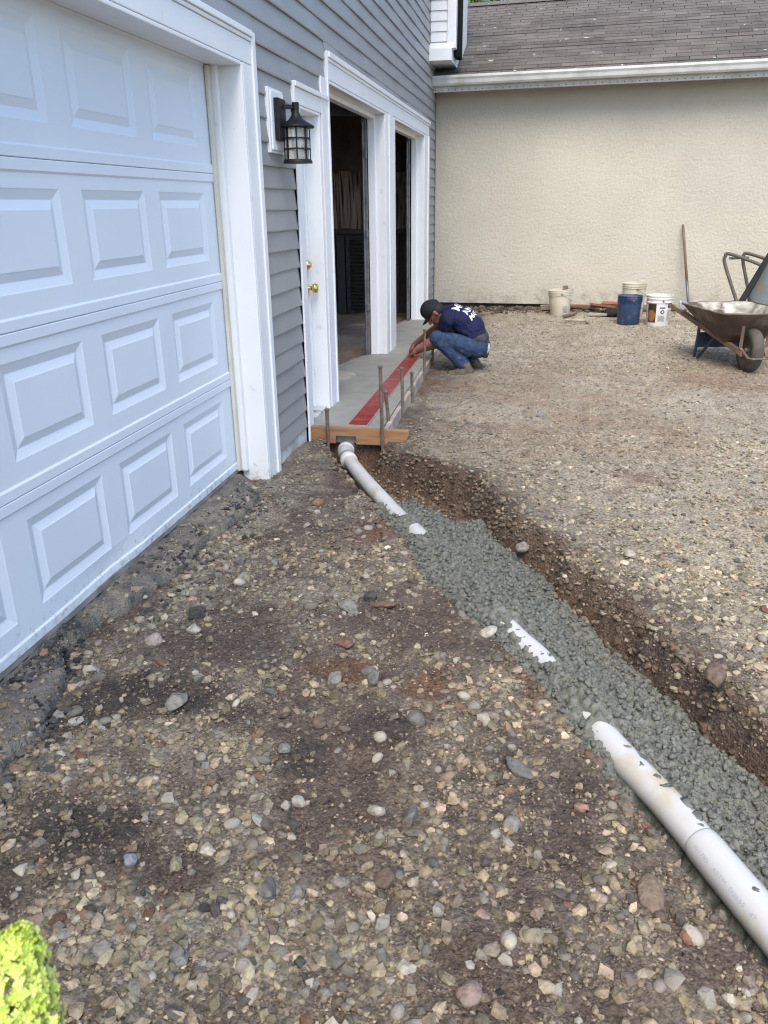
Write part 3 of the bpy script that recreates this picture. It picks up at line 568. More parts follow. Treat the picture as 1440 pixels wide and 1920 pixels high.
for yy_ in (7.98, 10.55):
    mb = MB().prism([(-.190, yy_), (-.150, yy_), (-.150, yy_ + .045), (-.154, yy_ + .045), (-.154, yy_ + .004), (-.190, yy_ + .004)], 'z', -.03, 2.2)
    mb.tube([(-.178, yy_ - .012, .0), (-.178, yy_ - .012, 2.15)], .010, 8)
    tr_ = mb.build('door_track', GALV, house)
    for zz in (.45, 1.15, 1.85): MB().box(-.165, -.148, yy_ - .03, yy_ + .055, zz, zz + .06).build('track_bracket', GALV, tr_)
for yy_ in (6.05, 7.98): MB().bar((-.22, yy_, 2.24), (-2.6, yy_, 2.38), .03, .06).build('door_track', GALV, house)
# end wall of the bays
mb = MB()
k = 0; yw = 11.575
for xx in np.arange(-2.7, -.16, .155):
    MB().box(xx, xx + .148, yw, yw + .03, 1.12 + .01 * (k % 2), 1.88 - .015 * (k % 3)).build('wall_plank', INWOOD, house); k += 1
MB().box(-2.7, -.16, yw - .04, yw + .03, 1.06, 1.11).build('wall_rail', DARKIN, house)
for j, (xa, xb, lab) in enumerate(((-2.0, -1.36, 'black louvred shutter panel on the left of the dark bay end wall'), (-1.21, -.45, 'wide black louvred panel right of a post in the dark bay'))):
    t = thing('louvred_panel', lab, 'louvred panel', ((xa + xb) / 2, 11.5, 0), 'louvred panels in the bay')
    mb = MB().box(xa, xa + .05, 11.46, 11.53, -.02, 1.04); mb.box(xb - .05, xb, 11.46, 11.53, -.02, 1.04); mb.box(xa + .051, xb - .051, 11.46, 11.53, .98, 1.04); mb.build('frame', SHUT, t)
    for q in range(19):
        zz = .03 + q * .05; MB().bar((xa + .051, 11.50, zz), (xb - .051, 11.50, zz), .045, .012, (0, .6, .8)).build('slat', SHUT, t)
MB().box(-1.34, -1.23, 11.44, 11.54, -.03, 1.05).build('wall_post', mat('dark_post', (.07, .065, .065), None, 5, .7), house)
# white boxed corner projection high at the far end
bx = [(.0, .33, 11.18, 12.7, 3.30, 5.1)]
for q in range(16):
    z0 = 3.315 + q * .112; MB().prism([(11.18, z0 + .112), (11.166, z0 + .002), (11.19, z0 + .002)], 'x', .022, .225).build('white_siding_board', WHITE, house)
MB().box(.0, .32, 11.192, 12.7, 3.30, 5.1).build('bay_wall', WHITE, house)
MB().box(.226, .335, 11.155, 11.295, 3.24, 5.1).build('corner_trim', WHITE, house, bevel=.004)
MB().box(.30, .372, 11.30, 11.6, 3.17, 5.1).build('bay_edge', mat('dark_edge', (.012, .012, .012), None, 5, .9, spec=.1), house)
mb = MB(); mb.add([(-.0, 11.12, 3.235), (.31, 11.12, 3.235), (.33, 11.15, 3.30), (0, 11.15, 3.30), (0, 12.7, 3.235), (.31, 12.7, 3.235), (.33, 12.7, 3.3), (0, 12.7, 3.3)], [(0, 1, 2, 3), (1, 5, 6, 2), (4, 7, 6, 5), (0, 4, 5, 1), (3, 2, 6, 7)])
mb.box(.0, .29, 11.10, 12.7, 3.10, 3.2345); mb.build('boxed_return', WHITE, house, bevel=.004)
# wall lantern and its mounting block
m = MB().box(-.0, .027, 4.615, 4.875, 1.72, 2.05); m.box(.0275, .038, 4.63, 4.86, 1.735, 2.035)
m.build('mounting_block', WHITE, house, bevel=.004)
lan = thing('wall_lantern', 'black caged wall lantern with seeded glass on a white block', 'lantern', (.035, 4.76, 1.9))
MB().box(.0385, .068, 4.668, 4.80, 1.785, 2.0).build('back_plate', BLACKM, lan, bevel=.005)
LC = (.128, 4.79)
MB().bar((.06, 4.775, 1.962), (.13, 4.79, 1.962), .022, .022).tube([(LC[0], LC[1], 1.945), (LC[0], LC[1], 1.985)], .020, 14).build('arm', BLACKM, lan, bevel=.002)
MB().lathe([(.0, 1.955), (.018, 1.953), (.020, 1.935), (.028, 1.915), (.045, 1.895), (.075, 1.878), (.100, 1.865), (.103, 1.858), (.098, 1.853), (.08, 1.853), (0, 1.853)], (*LC, 0), 36).build('shade', BLACKM, lan, smooth=True)
mb = MB()
for q in range(8):
    an = q * math.pi / 4 + .25; c, s = math.cos(an), math.sin(an); mb.bar((LC[0] + .073 * c, LC[1] + .073 * s, 1.69), (LC[0] + .073 * c, LC[1] + .073 * s, 1.853), .009, .006, (c, s, 0))
for zz in (1.745, 1.80): mb.lathe([(.071, zz - .004), (.078, zz - .004), (.078, zz + .004), (.071, zz + .004), (.071, zz - .004)], (*LC, 0), 32)
mb.build('cage', BLACKM, lan)
MB().lathe([(.066, 1.692), (.066, 1.852)], (*LC, 0), 32).build('glass', GLASS, lan, smooth=True)
MB().lathe([(.0, 1.67), (.084, 1.67), (.084, 1.677), (.078, 1.69), (0, 1.69)], (*LC, 0), 32).build('base', BLACKM, lan)
MB().lathe([(0, 1.692), (.016, 1.692), (.016, 1.76), (.022, 1.78), (.018, 1.80), (0, 1.81)], (*LC, 0), 16).build('bulb', WHITE, lan, smooth=True)

# ------------------------------------------------------------------ stuccoed neighbour building
nb = thing('stucco_building', 'low building with cream stucco wall and brown shingle roof', 'building', (4, 13, 0))
TH = -.07
def W(x, d=0): return (x + d * .07, 11.88 + TH * x + d)      # wall line, d metres behind it
def quad_wall(name, d0, d1, z0, z1, mt, x0=-.6, x1=14, sub=1, bevel=0):
    v = [(*W(x, d), z) for x in (x0, x1) for d in (d0, d1) for z in (z0, z1)]
    return MB().add(v, [(0, 1, 3, 2), (4, 6, 7, 5), (0, 4, 5, 1), (2, 3, 7, 6), (0, 2, 6, 4), (1, 5, 7, 3)]).build(name, mt, nb, bevel=bevel)
# stucco with real relief on the near stretch
xs = np.arange(-.3, 5.9, .0115); zs = np.arange(.09, 2.93, .0115); X, Z = np.meshgrid(xs, zs)
d1_, _ = worley(X, Z, 36, 5); d2_, _ = worley(X + .5, Z, 52, 6); rel = -.005 * np.sqrt(np.maximum(0, .5 - d1_)) - .004 * np.sqrt(np.maximum(0, .55 - d2_)) + .003 * fbm(X, Z, 60, 2, 71) + .006 * fbm(X, Z, 1.1, 2, 72)
V = np.stack([X + .07 * rel, 11.88 + TH * X + rel, Z], -1).reshape(-1, 3); nx_ = len(xs); i = np.arange(len(zs) - 1)[:, None] * nx_ + np.arange(nx_ - 1)[None]
me = np_mesh('stucco_wall', V, np.stack([i, i + 1, i + nx_ + 1, i + nx_], -1).reshape(-1, 4)); me.shade_smooth(); link('stucco_wall', me, STUCCO, nb)
quad_wall('wall', .02, .25, .095, 2.95, STUCCO)
quad_wall('foundation', .05, .24, -.4, .093, mat('dark_footing', (.035, .03, .026), (.06, .05, .045), 6, .95))
quad_wall('soffit', -.30, .02, 2.86, 2.885, ALU)
quad_wall('fascia', -.335, -.3005, 2.80, 2.98, ALU, bevel=.004)
g_ = [(-.02, 0), (-.10, .0), (-.115, .02), (-.125, .06), (-.14, .085), (-.14, .112), (-.132, .112), (-.132, .095), (-.03, .095), (-.03, .09), (-.02, .09)]
v = [(*W(x, -.32 + a), 2.865 + b) for x in (-.1, 14) for a, b in g_]; n_ = len(g_)
MB().add(v, [(k, (k + 1) % n_, (k + 1) % n_ + n_, k + n_) for k in range(n_)] + [tuple(range(n_)), tuple(range(n_, 2 * n_))[::-1]]).build('gutter', ALU, nb)
mb = MB()
for k in range(60):
    p = W(.06 + k * .088, -.337); mb.lathe([(0, 0), (.007, 0), (.007, .004), (0, .004)], (p[0], p[1], 2.822), 6, tilt=Matrix.Rotation(rad(90), 3, 'X'))
vh = mb.build('vent_holes', BLACKM, nb); vh['kind'] = 'stuff'
# roof deck and shingle tabs
PITCH = math.atan(.45); RS = Vector((.07, 1, 0)).normalized(); UPV = Vector((RS.x * math.cos(PITCH), RS.y * math.cos(PITCH), math.sin(PITCH))); ALV = Vector((1, TH, 0)).normalized(); NRV = ALV.cross(UPV)
def RP(a, s, h=0): p = Vector((*W(0, -.40), 2.965)) + ALV * a + UPV * s + NRV * h; return p
ROOFL = 3.36
rf = MB().add([RP(-.6, .02, -.03), RP(14, .02, -.03), RP(14, ROOFL, -.03), RP(-.6, ROOFL, -.03), RP(-.6, .02, -.008), RP(14, .02, -.008), RP(14, ROOFL, -.008), RP(-.6, ROOFL, -.008)],
              [(0, 3, 2, 1), (4, 5, 6, 7), (0, 1, 5, 4), (1, 2, 6, 5), (2, 3, 7, 6), (3, 0, 4, 7)]).build('roof', SHING, nb)
mb = MB(); back = RP(-.6, ROOFL, 0); mb.add([RP(-.6, ROOFL, -.02), RP(14, ROOFL, -.02), RP(14, ROOFL, 0) + Vector((.2, 3, -1.4)), RP(-.6, ROOFL, 0) + Vector((.2, 3, -1.4))], [(0, 1, 2, 3)]); mb.build('rear_roof', SHING, nb)
EXP = .14; NC = 24
def tab_mesh(wd):
    me = MB().add([(0, -.01, 0), (wd, -.01, 0), (wd, EXP + .03, -.004), (0, EXP + .03, -.004), (0, -.01, .006), (wd, -.01, .006), (wd, EXP + .03, .000), (0, EXP + .03, .000)],
                  [(0, 3, 2, 1), (4, 5, 6, 7), (0, 1, 5, 4), (1, 2, 6, 5), (2, 3, 7, 6), (3, 0, 4, 7)]).mesh('shingle'); me.materials.append(SHING); return me
tabs = [tab_mesh(.301), tab_mesh(.300), tab_mesh(.298)]
RM = Matrix((ALV, UPV, NRV)).transposed().to_4x4()
spots = []
for c in range(NC):
    for k in range(-2, 40):
        a = k * .305 + (.1525 if c % 2 else 0) + .02 * math.sin(c * 5.1); spots.append((c, a))
vis = [s for s in spots if -.1 < s[1] < 5.6 - .02 * s[0]]; vis.sort(key=lambda s: s[0] * 1.0 + abs(s[1] - 2.6) * .15); first = vis[:300]; fs = set(first); rest = MB()
for c, a in spots:
    p = RP(a, c * EXP, .004 + .002 * ((c * 7 + int(a * 10)) % 3)) 
    if (c, a) in fs:
        o = bpy.data.objects.new('shingle', tabs[(c + int(a * 9)) % 3]); COL.objects.link(o); o.parent = rf;
        o.matrix_local = Matrix.Translation(p - ORG[rf.name]) @ RM
    else:
        q = [RP(a + u, c * EXP + s, h) for u, s, h in ((0, -.01, .004), (.294, -.01, .004), (.294, EXP + .03, .0), (0, EXP + .03, .0), (0, -.01, .012), (.294, -.01, .012), (.294, EXP + .03, .006), (0, EXP + .03, .006))]
        rest.add(q, [(0, 3, 2, 1), (4, 5, 6, 7), (0, 1, 5, 4), (1, 2, 6, 5), (2, 3, 7, 6), (3, 0, 4, 7)])
o = rest.build('shingles', SHING, rf); o['kind'] = 'stuff'
mb = MB()
for k in range(-2, 46): mb.add([RP(k * .3, ROOFL - .12, .03), RP(k * .3 + .292, ROOFL - .12, .03), RP(k * .3 + .292, ROOFL + .02, .045), RP(k * .3, ROOFL + .02, .045)], [(0, 1, 2, 3)])
mb.build('ridge_cap', SHING, rf)
# tree behind the roof
tr = thing('tree', 'leafy green tree showing above the brown roof ridge', 'tree', (1.0, 19.5, -.1))
mb = MB().tube([(1.0, 19.5, -.1), (1.05, 19.5, 1.5), (.95, 19.45, 3.2), (1.1, 19.6, 4.6)], [.24, .18, .15, .08], 10)
for k in range(7):
    an = k * .9; mb.tube([(1.0, 19.5, 2.3 + k * .3), (1 + 1.2 * math.cos(an), 19.5 + 1.2 * math.sin(an), 3.5 + k * .35), (1 + 2.2 * math.cos(an), 19.5 + 2.2 * math.sin(an), 4.3 + k * .4)], [.08, .05, .02], 6)
mb.build('trunk', BARK, tr)
n = 16000; cl = RNG.normal(size=(60, 3)); cl /= np.linalg.norm(cl, axis=1)[:, None]; cl = np.array([1.0, 19.5, 5.4]) + cl * np.array([3.2, 2.6, 2.1]) * RNG.uniform(.5, 1, (60, 1))
ct = cl[RNG.integers(0, 60, n)] + RNG.normal(size=(n, 3)) * .33
d_ = RNG.normal(size=(n, 3)); d_[:, 2] -= .8; d_ /= np.linalg.norm(d_, axis=1)[:, None]; e_ = np.cross(d_, RNG.normal(size=(n, 3))); e_ /= np.linalg.norm(e_, axis=1)[:, None]
L_ = RNG.uniform(.10, .19, (n, 1)); V = np.stack([ct, ct + d_ * L_ * .5 + e_ * L_ * .22, ct + d_ * L_, ct + d_ * L_ * .5 - e_ * L_ * .22], 1).reshape(-1, 3)
o = link('crown', np_mesh('crown', V, np.arange(n * 4).reshape(n, 4)), LEAF, tr); o['kind'] = 'stuff'

# ------------------------------------------------------------------ new concrete strip, forms, drain
SLAB = [(.045, 5.20), (.522, 5.20), (.505, 6.2), (.48, 7.4), (.455, 8.4), (.44, 10.9), (.0, 11.2), (-.22, 10.6), (-.30, 9.9), (-.22, 9.2), (-.12, 8.9), (-.10, 8.5), (-.10, 8.1), (-.2, 7.95), (-.27, 7.7), (-.35, 7.35), (-.48, 7.2), (-.42, 6.6), (-.36, 6.1), (-.10, 5.95), (-.06, 5.6), (-.05, 5.3), (.0, 5.24)]
sl_ = MB().prism(SLAB, 'z', -.118, -.002).build('concrete_slab', CONC, None); sl_['kind'] = 'structure'
pat = [(-.40, 6.35), (-.22, 6.38), (-.13, 6.62), (-.06, 6.95), (-.12, 7.08), (-.24, 7.1), (-.46, 7.02)]
o = MB().prism(pat, 'z', -.03, .003).build('old_floor_patch', CREAMC, None); o['kind'] = 'structure'
v = []; ys = np.arange(5.232, 10.7, .025)
dr = thing('trench_drain', 'long narrow drain channel covered in red tape set in the wet slab', 'drain', (.33, 6.5, 0))
def dx(y): return .338 - .009 * (y - 5.23)
for y in ys:
    for t in np.linspace(-.066, .066, 9): v.append((dx(y) + t, y, .004 + .0022 * float(fbm(np.array(y), np.array(t * 2), 22, 2, 81)) - .003 * (1 - (t / .066) ** 2)))
MB().add(v, [(i * 9 + k, i * 9 + k + 1, i * 9 + 10 + k, i * 9 + 9 + k) for i in range(len(ys) - 1) for k in range(8)]).build('red_tape', RED, dr, smooth=True)
for s in (-1, 1):
    MB().add([(dx(y) + s * .0715 + t, y, zz) for y in (5.232, 10.7) for t in (-.005, .005) for zz in (-.02, .0065)], [(0, 1, 3, 2), (4, 6, 7, 5), (0, 4, 5, 1), (2, 3, 7, 6), (0, 2, 6, 4), (1, 5, 7, 3)]).build('channel_edge', DRAINEDGE, dr)
MB().box(dx(5.23) - .0765, dx(5.23) + .0765, 5.222, 5.2315, -.02, .0065).build('channel_edge', DRAINEDGE, dr)
bd = MB().prism([(.02, -.115), (.20, -.112), (.20, -.058), (.345, -.056), (.345, -.113), (.66, -.113), (.695, -.085), (.715, -.035), (.712, -.002), (.02, .004)], 'y', 5.148, 5.192).build('form_board', TIMBER, None, bevel=.003)
tag(bd, 'orange timber form board with a notch above the pipe at the slab end', 'board')
def side_board(p, q, label):
    o = MB().bar((*p, -.062), (*q, -.062), .032, .125).build('form_board', PALEBOARD, None, bevel=.003); return tag(o, label, 'board')
side_board((.548, 5.196), (.502, 7.35), 'pale concrete splashed board along the near half of the slab edge')
side_board((.500, 7.37), (.455, 9.8), 'pale board along the slab edge behind the crouching man')
def stake(x, y, zt, lean, label):
    o = MB().tube([(x, y, -.25), (x + lean * .5, y, (zt - .25) / 2), (x + lean, y, zt)], .0125, 10)
    o.lathe([(0, zt), (.019, zt), (.020, zt + .006), (.012, zt + .012), (0, zt + .012)], (x + lean, y, 0), 10)
    return tag(o.build('steel_stake', STEEL, None), label, 'stake', 'steel stakes holding the form boards')
stake(.150, 5.128, .130, 0, 'short rusty steel stake at the casing end of the orange board')
stake(.540, 5.128, .435, -.012, 'tallest steel stake in front of the orange board near its right end')
stake(.555, 5.40, .205, -.045, 'leaning rusty stake just behind the tall one at the board corner')
stake(.565, 5.83, .290, -.012, 'rusty stake standing free beside the red drain midway to the man')
stake(.552, 6.36, .150, -.006, 'short plain stake against the pale board between two taller stakes')
stake(.528, 7.22, .370, 0, 'steel stake in front of the man\'s forearms')
stake(.520, 7.86, .09, 0, 'short dark stake by the man\'s knee')

# ------------------------------------------------------------------ drain pipe
pp_ = thing('drain_pipe', 'white plastic drain pipe running from the slab through the wet concrete', 'pipe', (1.2, 3.2, -.15))
def curve(pts, n=6):
    out = []
    for i in range(len(pts) - 1):
        p0, p1, p2, p3 = [Vector(pts[max(0, min(len(pts) - 1, i + k))]) for k in (-1, 0, 1, 2)]
        for k in range(n):
            t = k / n; out.append(.5 * ((2 * p1) + (p2 - p0) * t + (2 * p0 - 5 * p1 + 4 * p2 - p3) * t * t + (3 * p1 - p0 - 3 * p2 + p3) * t ** 3))
    return out + [Vector(pts[-1])]
far = curve(PIPE[1:11], 5); MB().tube(far, .0465, 32).build('pipe_length', PVC, pp_, smooth=True)
MB().tube(curve([PIPE[0], (.272, 5.17, -.150), (.29, 5.06, -.150), (.33, 4.95, -.152)], 4), [.054] * 13, 32).tube([(.27, 5.16, -.15), (.283, 5.10, -.15)], .058, 32).tube([(.325, 4.96, -.152), (.36, 4.88, -.152)], .057, 32).build('elbow', PVC, pp_, smooth=True)
b0 = Vector((2.045, 1.735, -.128)); b1 = Vector(PIPE[-1]); bd_ = (b1 - b0).normalized()
MB().tube([b0, b0 + bd_ * .006, b0 + bd_ * .03, b0 + bd_ * .3, b1], [.0475, .0490, .0505, .0505, .0505], 36).build('pipe_length', PVC, pp_, smooth=True)
def text_mesh(s, size, bold=0.0):
    cu = bpy.data.curves.new('t', 'FONT'); cu.body = s; cu.size = size; cu.resolution_u = 2; cu.offset = bold; o = bpy.data.objects.new('t', cu); COL.objects.link(o)
    me = bpy.data.meshes.new_from_object(o.evaluated_get(bpy.context.evaluated_depsgraph_get())); bpy.data.objects.remove(o); return me
me = text_mesh('D1785   ASTM  D2665   47', .0155); up_ = Vector((0, 0, 1)); sidev = bd_.cross(up_).normalized(); upv = sidev.cross(bd_)
for v_ in me.vertices:
    s_, a_ = v_.co.x * 1.35 + .03, rad(28) + (v_.co.y / .0505)
    v_.co = b0 + bd_ * s_ + (sidev * math.cos(a_) + upv * math.sin(a_)) * .0509
link('lettering', me, INK, pp_)
for k, (yy0, off, sz) in enumerate(((2.06, .2, .026), (2.02, .5, .030), (1.98, -.1, .022), (1.93, .1, .028), (1.90, .25, .034), (1.83, .35, .036), (1.80, .5, .030), (1.78, .3, .034), (1.75, .1, .016), (1.49, .25, .024), (1.47, .5, .036), (1.44, .45, .046), (1.41, .55, .036), (1.55, .1, .014))):
    px = float(np.interp(yy0, PP[:, 1], PP[:, 0])); pz = float(np.interp(yy0, PP[:, 1], PP[:, 2])); R_ = .0475 if yy0 > 1.73 else .0515
    c = np.array([[px + R_ * math.sin(off), yy0, pz + R_ * math.cos(off) - .003]])
    bv = ICO2[0] * np.array([1, 1.3, .45]); v, f, cc = stones(c, np.array([sz * .55]), (bv, ICO2[1]), .30, (.45, .6)); me = np_mesh('concrete_clump', v, f); link('concrete_clump', me, WETC, pp_, smooth=True)

# ------------------------------------------------------------------ crouching worker
def blob(name, prims, mt, parent, voxel=.012, smooth=6, fold=0):
    mb = MB()
    for p in prims:
        if p[0] == 'c':                       # tapered capsule
            a, b, ra, rb = Vector(p[1]), Vector(p[2]), p[3], p[4]
            mb.tube([a, b], [ra, rb], 14); mb.ball(a, ra, n=14, m=9); mb.ball(b, rb, n=14, m=9)
        else: mb.ball(p[1], p[2], p[3] if len(p) > 3 else None, 18, 12)
    me = mb.mesh(); o = bpy.data.objects.new('tmp', me); COL.objects.link(o)
    m = o.modifiers.new('r', 'REMESH'); m.mode = 'VOXEL'; m.voxel_size = voxel
    if smooth: s = o.modifiers.new('s', 'SMOOTH'); s.factor = .5; s.iterations = smooth
    me2 = bpy.data.meshes.new_from_object(o.evaluated_get(bpy.context.evaluated_depsgraph_get())); bpy.data.objects.remove(o)
    me2.materials.clear(); me2.name = name
    if fold:
        nv = len(me2.vertices); co = np.empty(nv * 3); no = np.empty(nv * 3); me2.vertices.foreach_get('co', co); me2.vertex_normals.foreach_get('vector', no)
        co = co.reshape(-1, 3); no = no.reshape(-1, 3); d = fold * (fbm(co[:, 0] + .6 * co[:, 2], co[:, 1] - .5 * co[:, 2], 13, 3, 5) + .6 * (.5 - np.abs(vn(co[:, 0] * .5 + co[:, 2], co[:, 1] * .4 + co[:, 0] * .4, 30, 7) - .5) * 2))
        me2.vertices.foreach_set('co', (co + no * d[:, None]).ravel()); me2.update()
    return link(name, me2, mt, parent, smooth=True)
per = thing('person', 'worker crouching at the slab in navy shirt, blue jeans and black cap', 'person', (.85, 7.75, -.1))
Y0 = 7.76
hu, hf, hr = Vector((-.80, 0, .60)).normalized(), Vector((-.60, 0, -.80)).normalized(), Vector((0, 1, 0))
HQ = Matrix((hf, hr, hu)).transposed(); HC = Vector((.548, Y0, .462))
def H(f, r, u): return HC + hf * f + hr * r + hu * u
kL, kR = Vector((.600, 7.585, .245)), Vector((.625, 7.95, .235)); aL, aR = Vector((.862, 7.61, -.025)), Vector((.925, 7.88, -.03)); pL, pR = Vector((.985, 7.67, .145)), Vector((.985, 7.86, .145))
sL, sR = Vector((.690, 7.585, .415)), Vector((.690, 7.945, .415)); eL, eR = Vector((.585, 7.70, .165)), Vector((.50, 7.985, .255)); wL, wR = Vector((.372, 7.88, .068)), Vector((.318, 8.01, .118))
body = [('b', HC, (.092, .074, .105), HQ), ('b', H(.035, 0, -.045), (.058, .055, .075), HQ), ('c', H(.05, 0, -.085), H(.075, 0, -.095), .03, .022),
        ('c', H(.095, 0, .0), H(.108, 0, -.03), .012, .016), ('b', H(.088, 0, -.065), (.014, .024, .009), HQ), ('b', H(-.012, .075, -.01), (.02, .011, .033), HQ), ('b', H(-.012, -.075, -.01), (.02, .011, .033), HQ),
        ('c', H(-.03, 0, -.06), (.66, Y0, .45), .056, .066), ('c', (.70, Y0, .40), (.93, Y0, .26), .10, .10), ('c', (.93, Y0, .26), (.98, Y0, .15), .10, .11),
        ('c', (.69, Y0, .42), sL, .07, .055), ('c', (.69, Y0, .42), sR, .07, .055), ('c', sL, eL, .046, .038), ('c', eL, wL, .040, .026), ('c', sR, eR, .046, .038), ('c', eR, wR, .040, .026),
        ('c', pL, kL, .07, .05), ('c', pR, kR, .07, .05), ('c', kL, aL, .045, .035), ('c', kR, aR, .045, .035), ('c', aL, (.78, 7.575, -.085), .03, .025), ('c', aR, (.84, 7.87, -.085), .03, .025)]
def hand(wr, d, nrm, flip, curl):
    d = Vector(d).normalized(); nrm = Vector(nrm); nrm = (nrm - d * nrm.dot(d)).normalized(); sd_ = d.cross(nrm) * flip
    out = [('c', wr, wr + d * .03, .024, .026)]
    for k, (o_, L) in enumerate(((-.030, .062), (-.011, .072), (.010, .068), (.029, .052))):
        b_ = wr + d * .078 + sd_ * o_; out.append(('c', wr + d * .03 + sd_ * o_ * .6, b_, .015, .0115))
        p1 = b_ + (d * math.cos(curl) - nrm * math.sin(curl)) * L * .45; p2 = p1 + (d * math.cos(2.1 * curl) - nrm * math.sin(2.1 * curl)) * L * .33; p3 = p2 + (d * math.cos(2.8 * curl) - nrm * math.sin(2.8 * curl)) * L * .24
        out += [('c', b_, p1, .0105, .0098), ('c', p1, p2, .0098, .009), ('c', p2, p3, .009, .0078)]
    t0 = wr + d * .022 - sd_ * .022; t1 = t0 + d * .028 - sd_ * .030 - nrm * .012; t2 = t1 + d * .034 - sd_ * .002 - nrm * .012; out += [('c', t0, t1, .015, .0125), ('c', t1, t2, .0115, .009)]
    return out
body += hand(wL, (-.78, .36, -.40), (-.35, -.05, .95), -1, .55) + hand(wR, (-.62, .10, -.72), (-.75, -.1, .6), 1, .55)
blob('body', body, SKIN, per, .0062, 3)
sh = blob('shirt', [('b', (.735, Y0, .425), (.125, .165, .118)), ('b', (.83, Y0, .385), (.13, .175, .135)), ('b', (.915, Y0, .32), (.125, .165, .125)), ('b', (.955, Y0, .26), (.105, .16, .09)), ('c', (.665, Y0, .445), (.72, Y0, .44), .080, .10),
                    ('c', (.72, Y0, .43), sL, .095, .073), ('c', (.72, Y0, .43), sR, .095, .073), ('c', sL, sL.lerp(eL, .42), .073, .066), ('c', sR, sR.lerp(eR, .45), .073, .064),
                    ('c', (.84, 7.64, .30), (.93, 7.63, .30), .035, .03), ('c', (.80, 7.63, .33), (.95, 7.63, .24), .03, .03)], SHIRT, per, .009, 5, .009)
blob('jeans', [('c', pL, kL, .098, .078), ('c', pR, kR, .098, .078), ('c', kL, aL, .075, .056), ('c', kR, aR, .075, .056), ('b', (1.0, Y0, .15), (.095, .165, .105)), ('c', (.80, 7.61, .195), (.88, 7.62, .15), .085, .085),
               ('b', (.85, 7.61, .02), (.06, .058, .03)), ('b', (.82, 7.605, .055), (.066, .062, .025)), ('b', (.91, 7.88, .01), (.06, .058, .03))], JEANS, per, .0085, 3, .009)
blob('shirt_tail', [('b', (.985, Y0, .235), (.096, .17, .075)), ('c', (.955, Y0 - .12, .22), (1.02, Y0 - .10, .22), .05, .05)], GREYCL, per, .010, 4)
blob('undershirt', [('b', (1.045, Y0, .135), (.055, .135, .07))], WHTCL, per, .010, 3)
blob('belt', [('c', (1.045, Y0 - .125, .075), (.995, Y0 - .155, .165), .022, .02), ('c', (1.062, Y0 - .10, .07), (1.062, Y0 + .10, .07), .022, .022)], BLKCL, per, .009, 2)
for a, tx, ty in ((aL, .735, 7.565), (aR, .80, 7.88)):
    blob('boot', [('c', a + Vector((.0, 0, .02)), a + Vector((.02, 0, -.02)), .054, .055), ('c', a + Vector((.05, 0, -.045)), (tx + .07, ty, -.085), .043, .042), ('c', (tx + .07, ty, -.088), (tx, ty, -.092), .043, .034), ('b', (tx + .02, ty, -.092), (.06, .045, .026))], BOOT, per, .008, 2)
    MB().bar(a + Vector((.085, 0, -.085)), (tx + .08, ty, -.118), .084, .018).bar((tx + .08, ty, -.118), (tx - .035, ty, -.118), .088, .018).build('boot_sole', mat('boot_sole', (.16, .14, .115), (.10, .09, .075), 15, .9), per, bevel=.005)
blob('hair', [('b', H(-.028, 0, .0), (.078, .078, .082), HQ)], mat('dark_hair', (.015, .012, .011), None, 30, .7), per, .008, 1)
cap = blob('cap', [('b', H(.0, 0, .045), (.108, .088, .085), HQ), ('b', H(.01, 0, .06), (.098, .083, .085), HQ)], BLKCL, per, .008, 3)
v = []; f = []
for i in range(9):
    t = i / 8; 
    for k in range(9):
        an = (k / 8 - .5) * 2; wdt = .074 * (1 - .25 * t * t); rr = (.085 + .085 * t * math.sqrt(max(0, 1 - .55 * an * an)) - .03 * an * an)
        for hh in (0, -.005): v.append(H(rr, wdt * an, .038 - .022 * an * an - .015 * t + hh))
for i in range(8):
    for k in range(8):
        a = (i * 9 + k) * 2; b_2 = a + 2; c_ = a + 18; d_2 = c_ + 2; f += [(a, b_2, d_2, c_), (a + 1, c_ + 1, d_2 + 1, b_2 + 1)]
        if i == 7: f.append((c_, d_2, d_2 + 1, c_ + 1))
MB().add(v, f).build('cap_brim', BLKCL, per, smooth=True)
def on_surface(name, me, frame, tgt, mt, parent, off=.0025):
    dg = bpy.context.evaluated_depsgraph_get(); o, ex, ey = Vector(frame[0]), Vector(frame[1]).normalized(), Vector(frame[2]).normalized(); nz = ex.cross(ey).normalized(); org = ORG[tgt.name]
    bm = bmesh.new(); bm.from_mesh(tgt.data); bv = BVHTree.FromBMesh(bm); bm.free()
    for v_ in me.vertices:
        p = o + ex * v_.co.x + ey * v_.co.y + nz * .25; h = bv.ray_cast(p - org, -nz, .6); v_.co = (h[0] + org + nz * off) if h[0] is not None else p - nz * .25
    return link(name, me, mt, parent)
dn = Vector((.80, 0, -.60)).normalized(); exl = Vector((0, 1, 0)); upl = -dn
def dense(me, cuts=2):
    bm = bmesh.new(); bm.from_mesh(me); bmesh.ops.triangulate(bm, faces=bm.faces); bmesh.ops.subdivide_edges(bm, edges=bm.edges, cuts=cuts, use_grid_fill=True); bm.to_mesh(me); bm.free(); return me
for s, row, sz, x0 in (('MAT', .075, .105, -.12), ('AN', .16, .085, -.13), ('MAS', .225, .07, -.13)):
    me = dense(text_mesh(s, sz, .0015), 1); o_ = Vector((.735, Y0, .535)) + dn * row + exl * x0
    on_surface('lettering', me, (o_, exl, upl), sh, TXT, per, .004)
me = dense(MB().lathe([(0, 0), (.012, 0), (.018, 0)], (0, 0, 0), 12).mesh(), 1); fr = H(.03, -.2, .06)
on_surface('cap_badge', me, (fr, hf, hu), cap, TXT, per, .003)

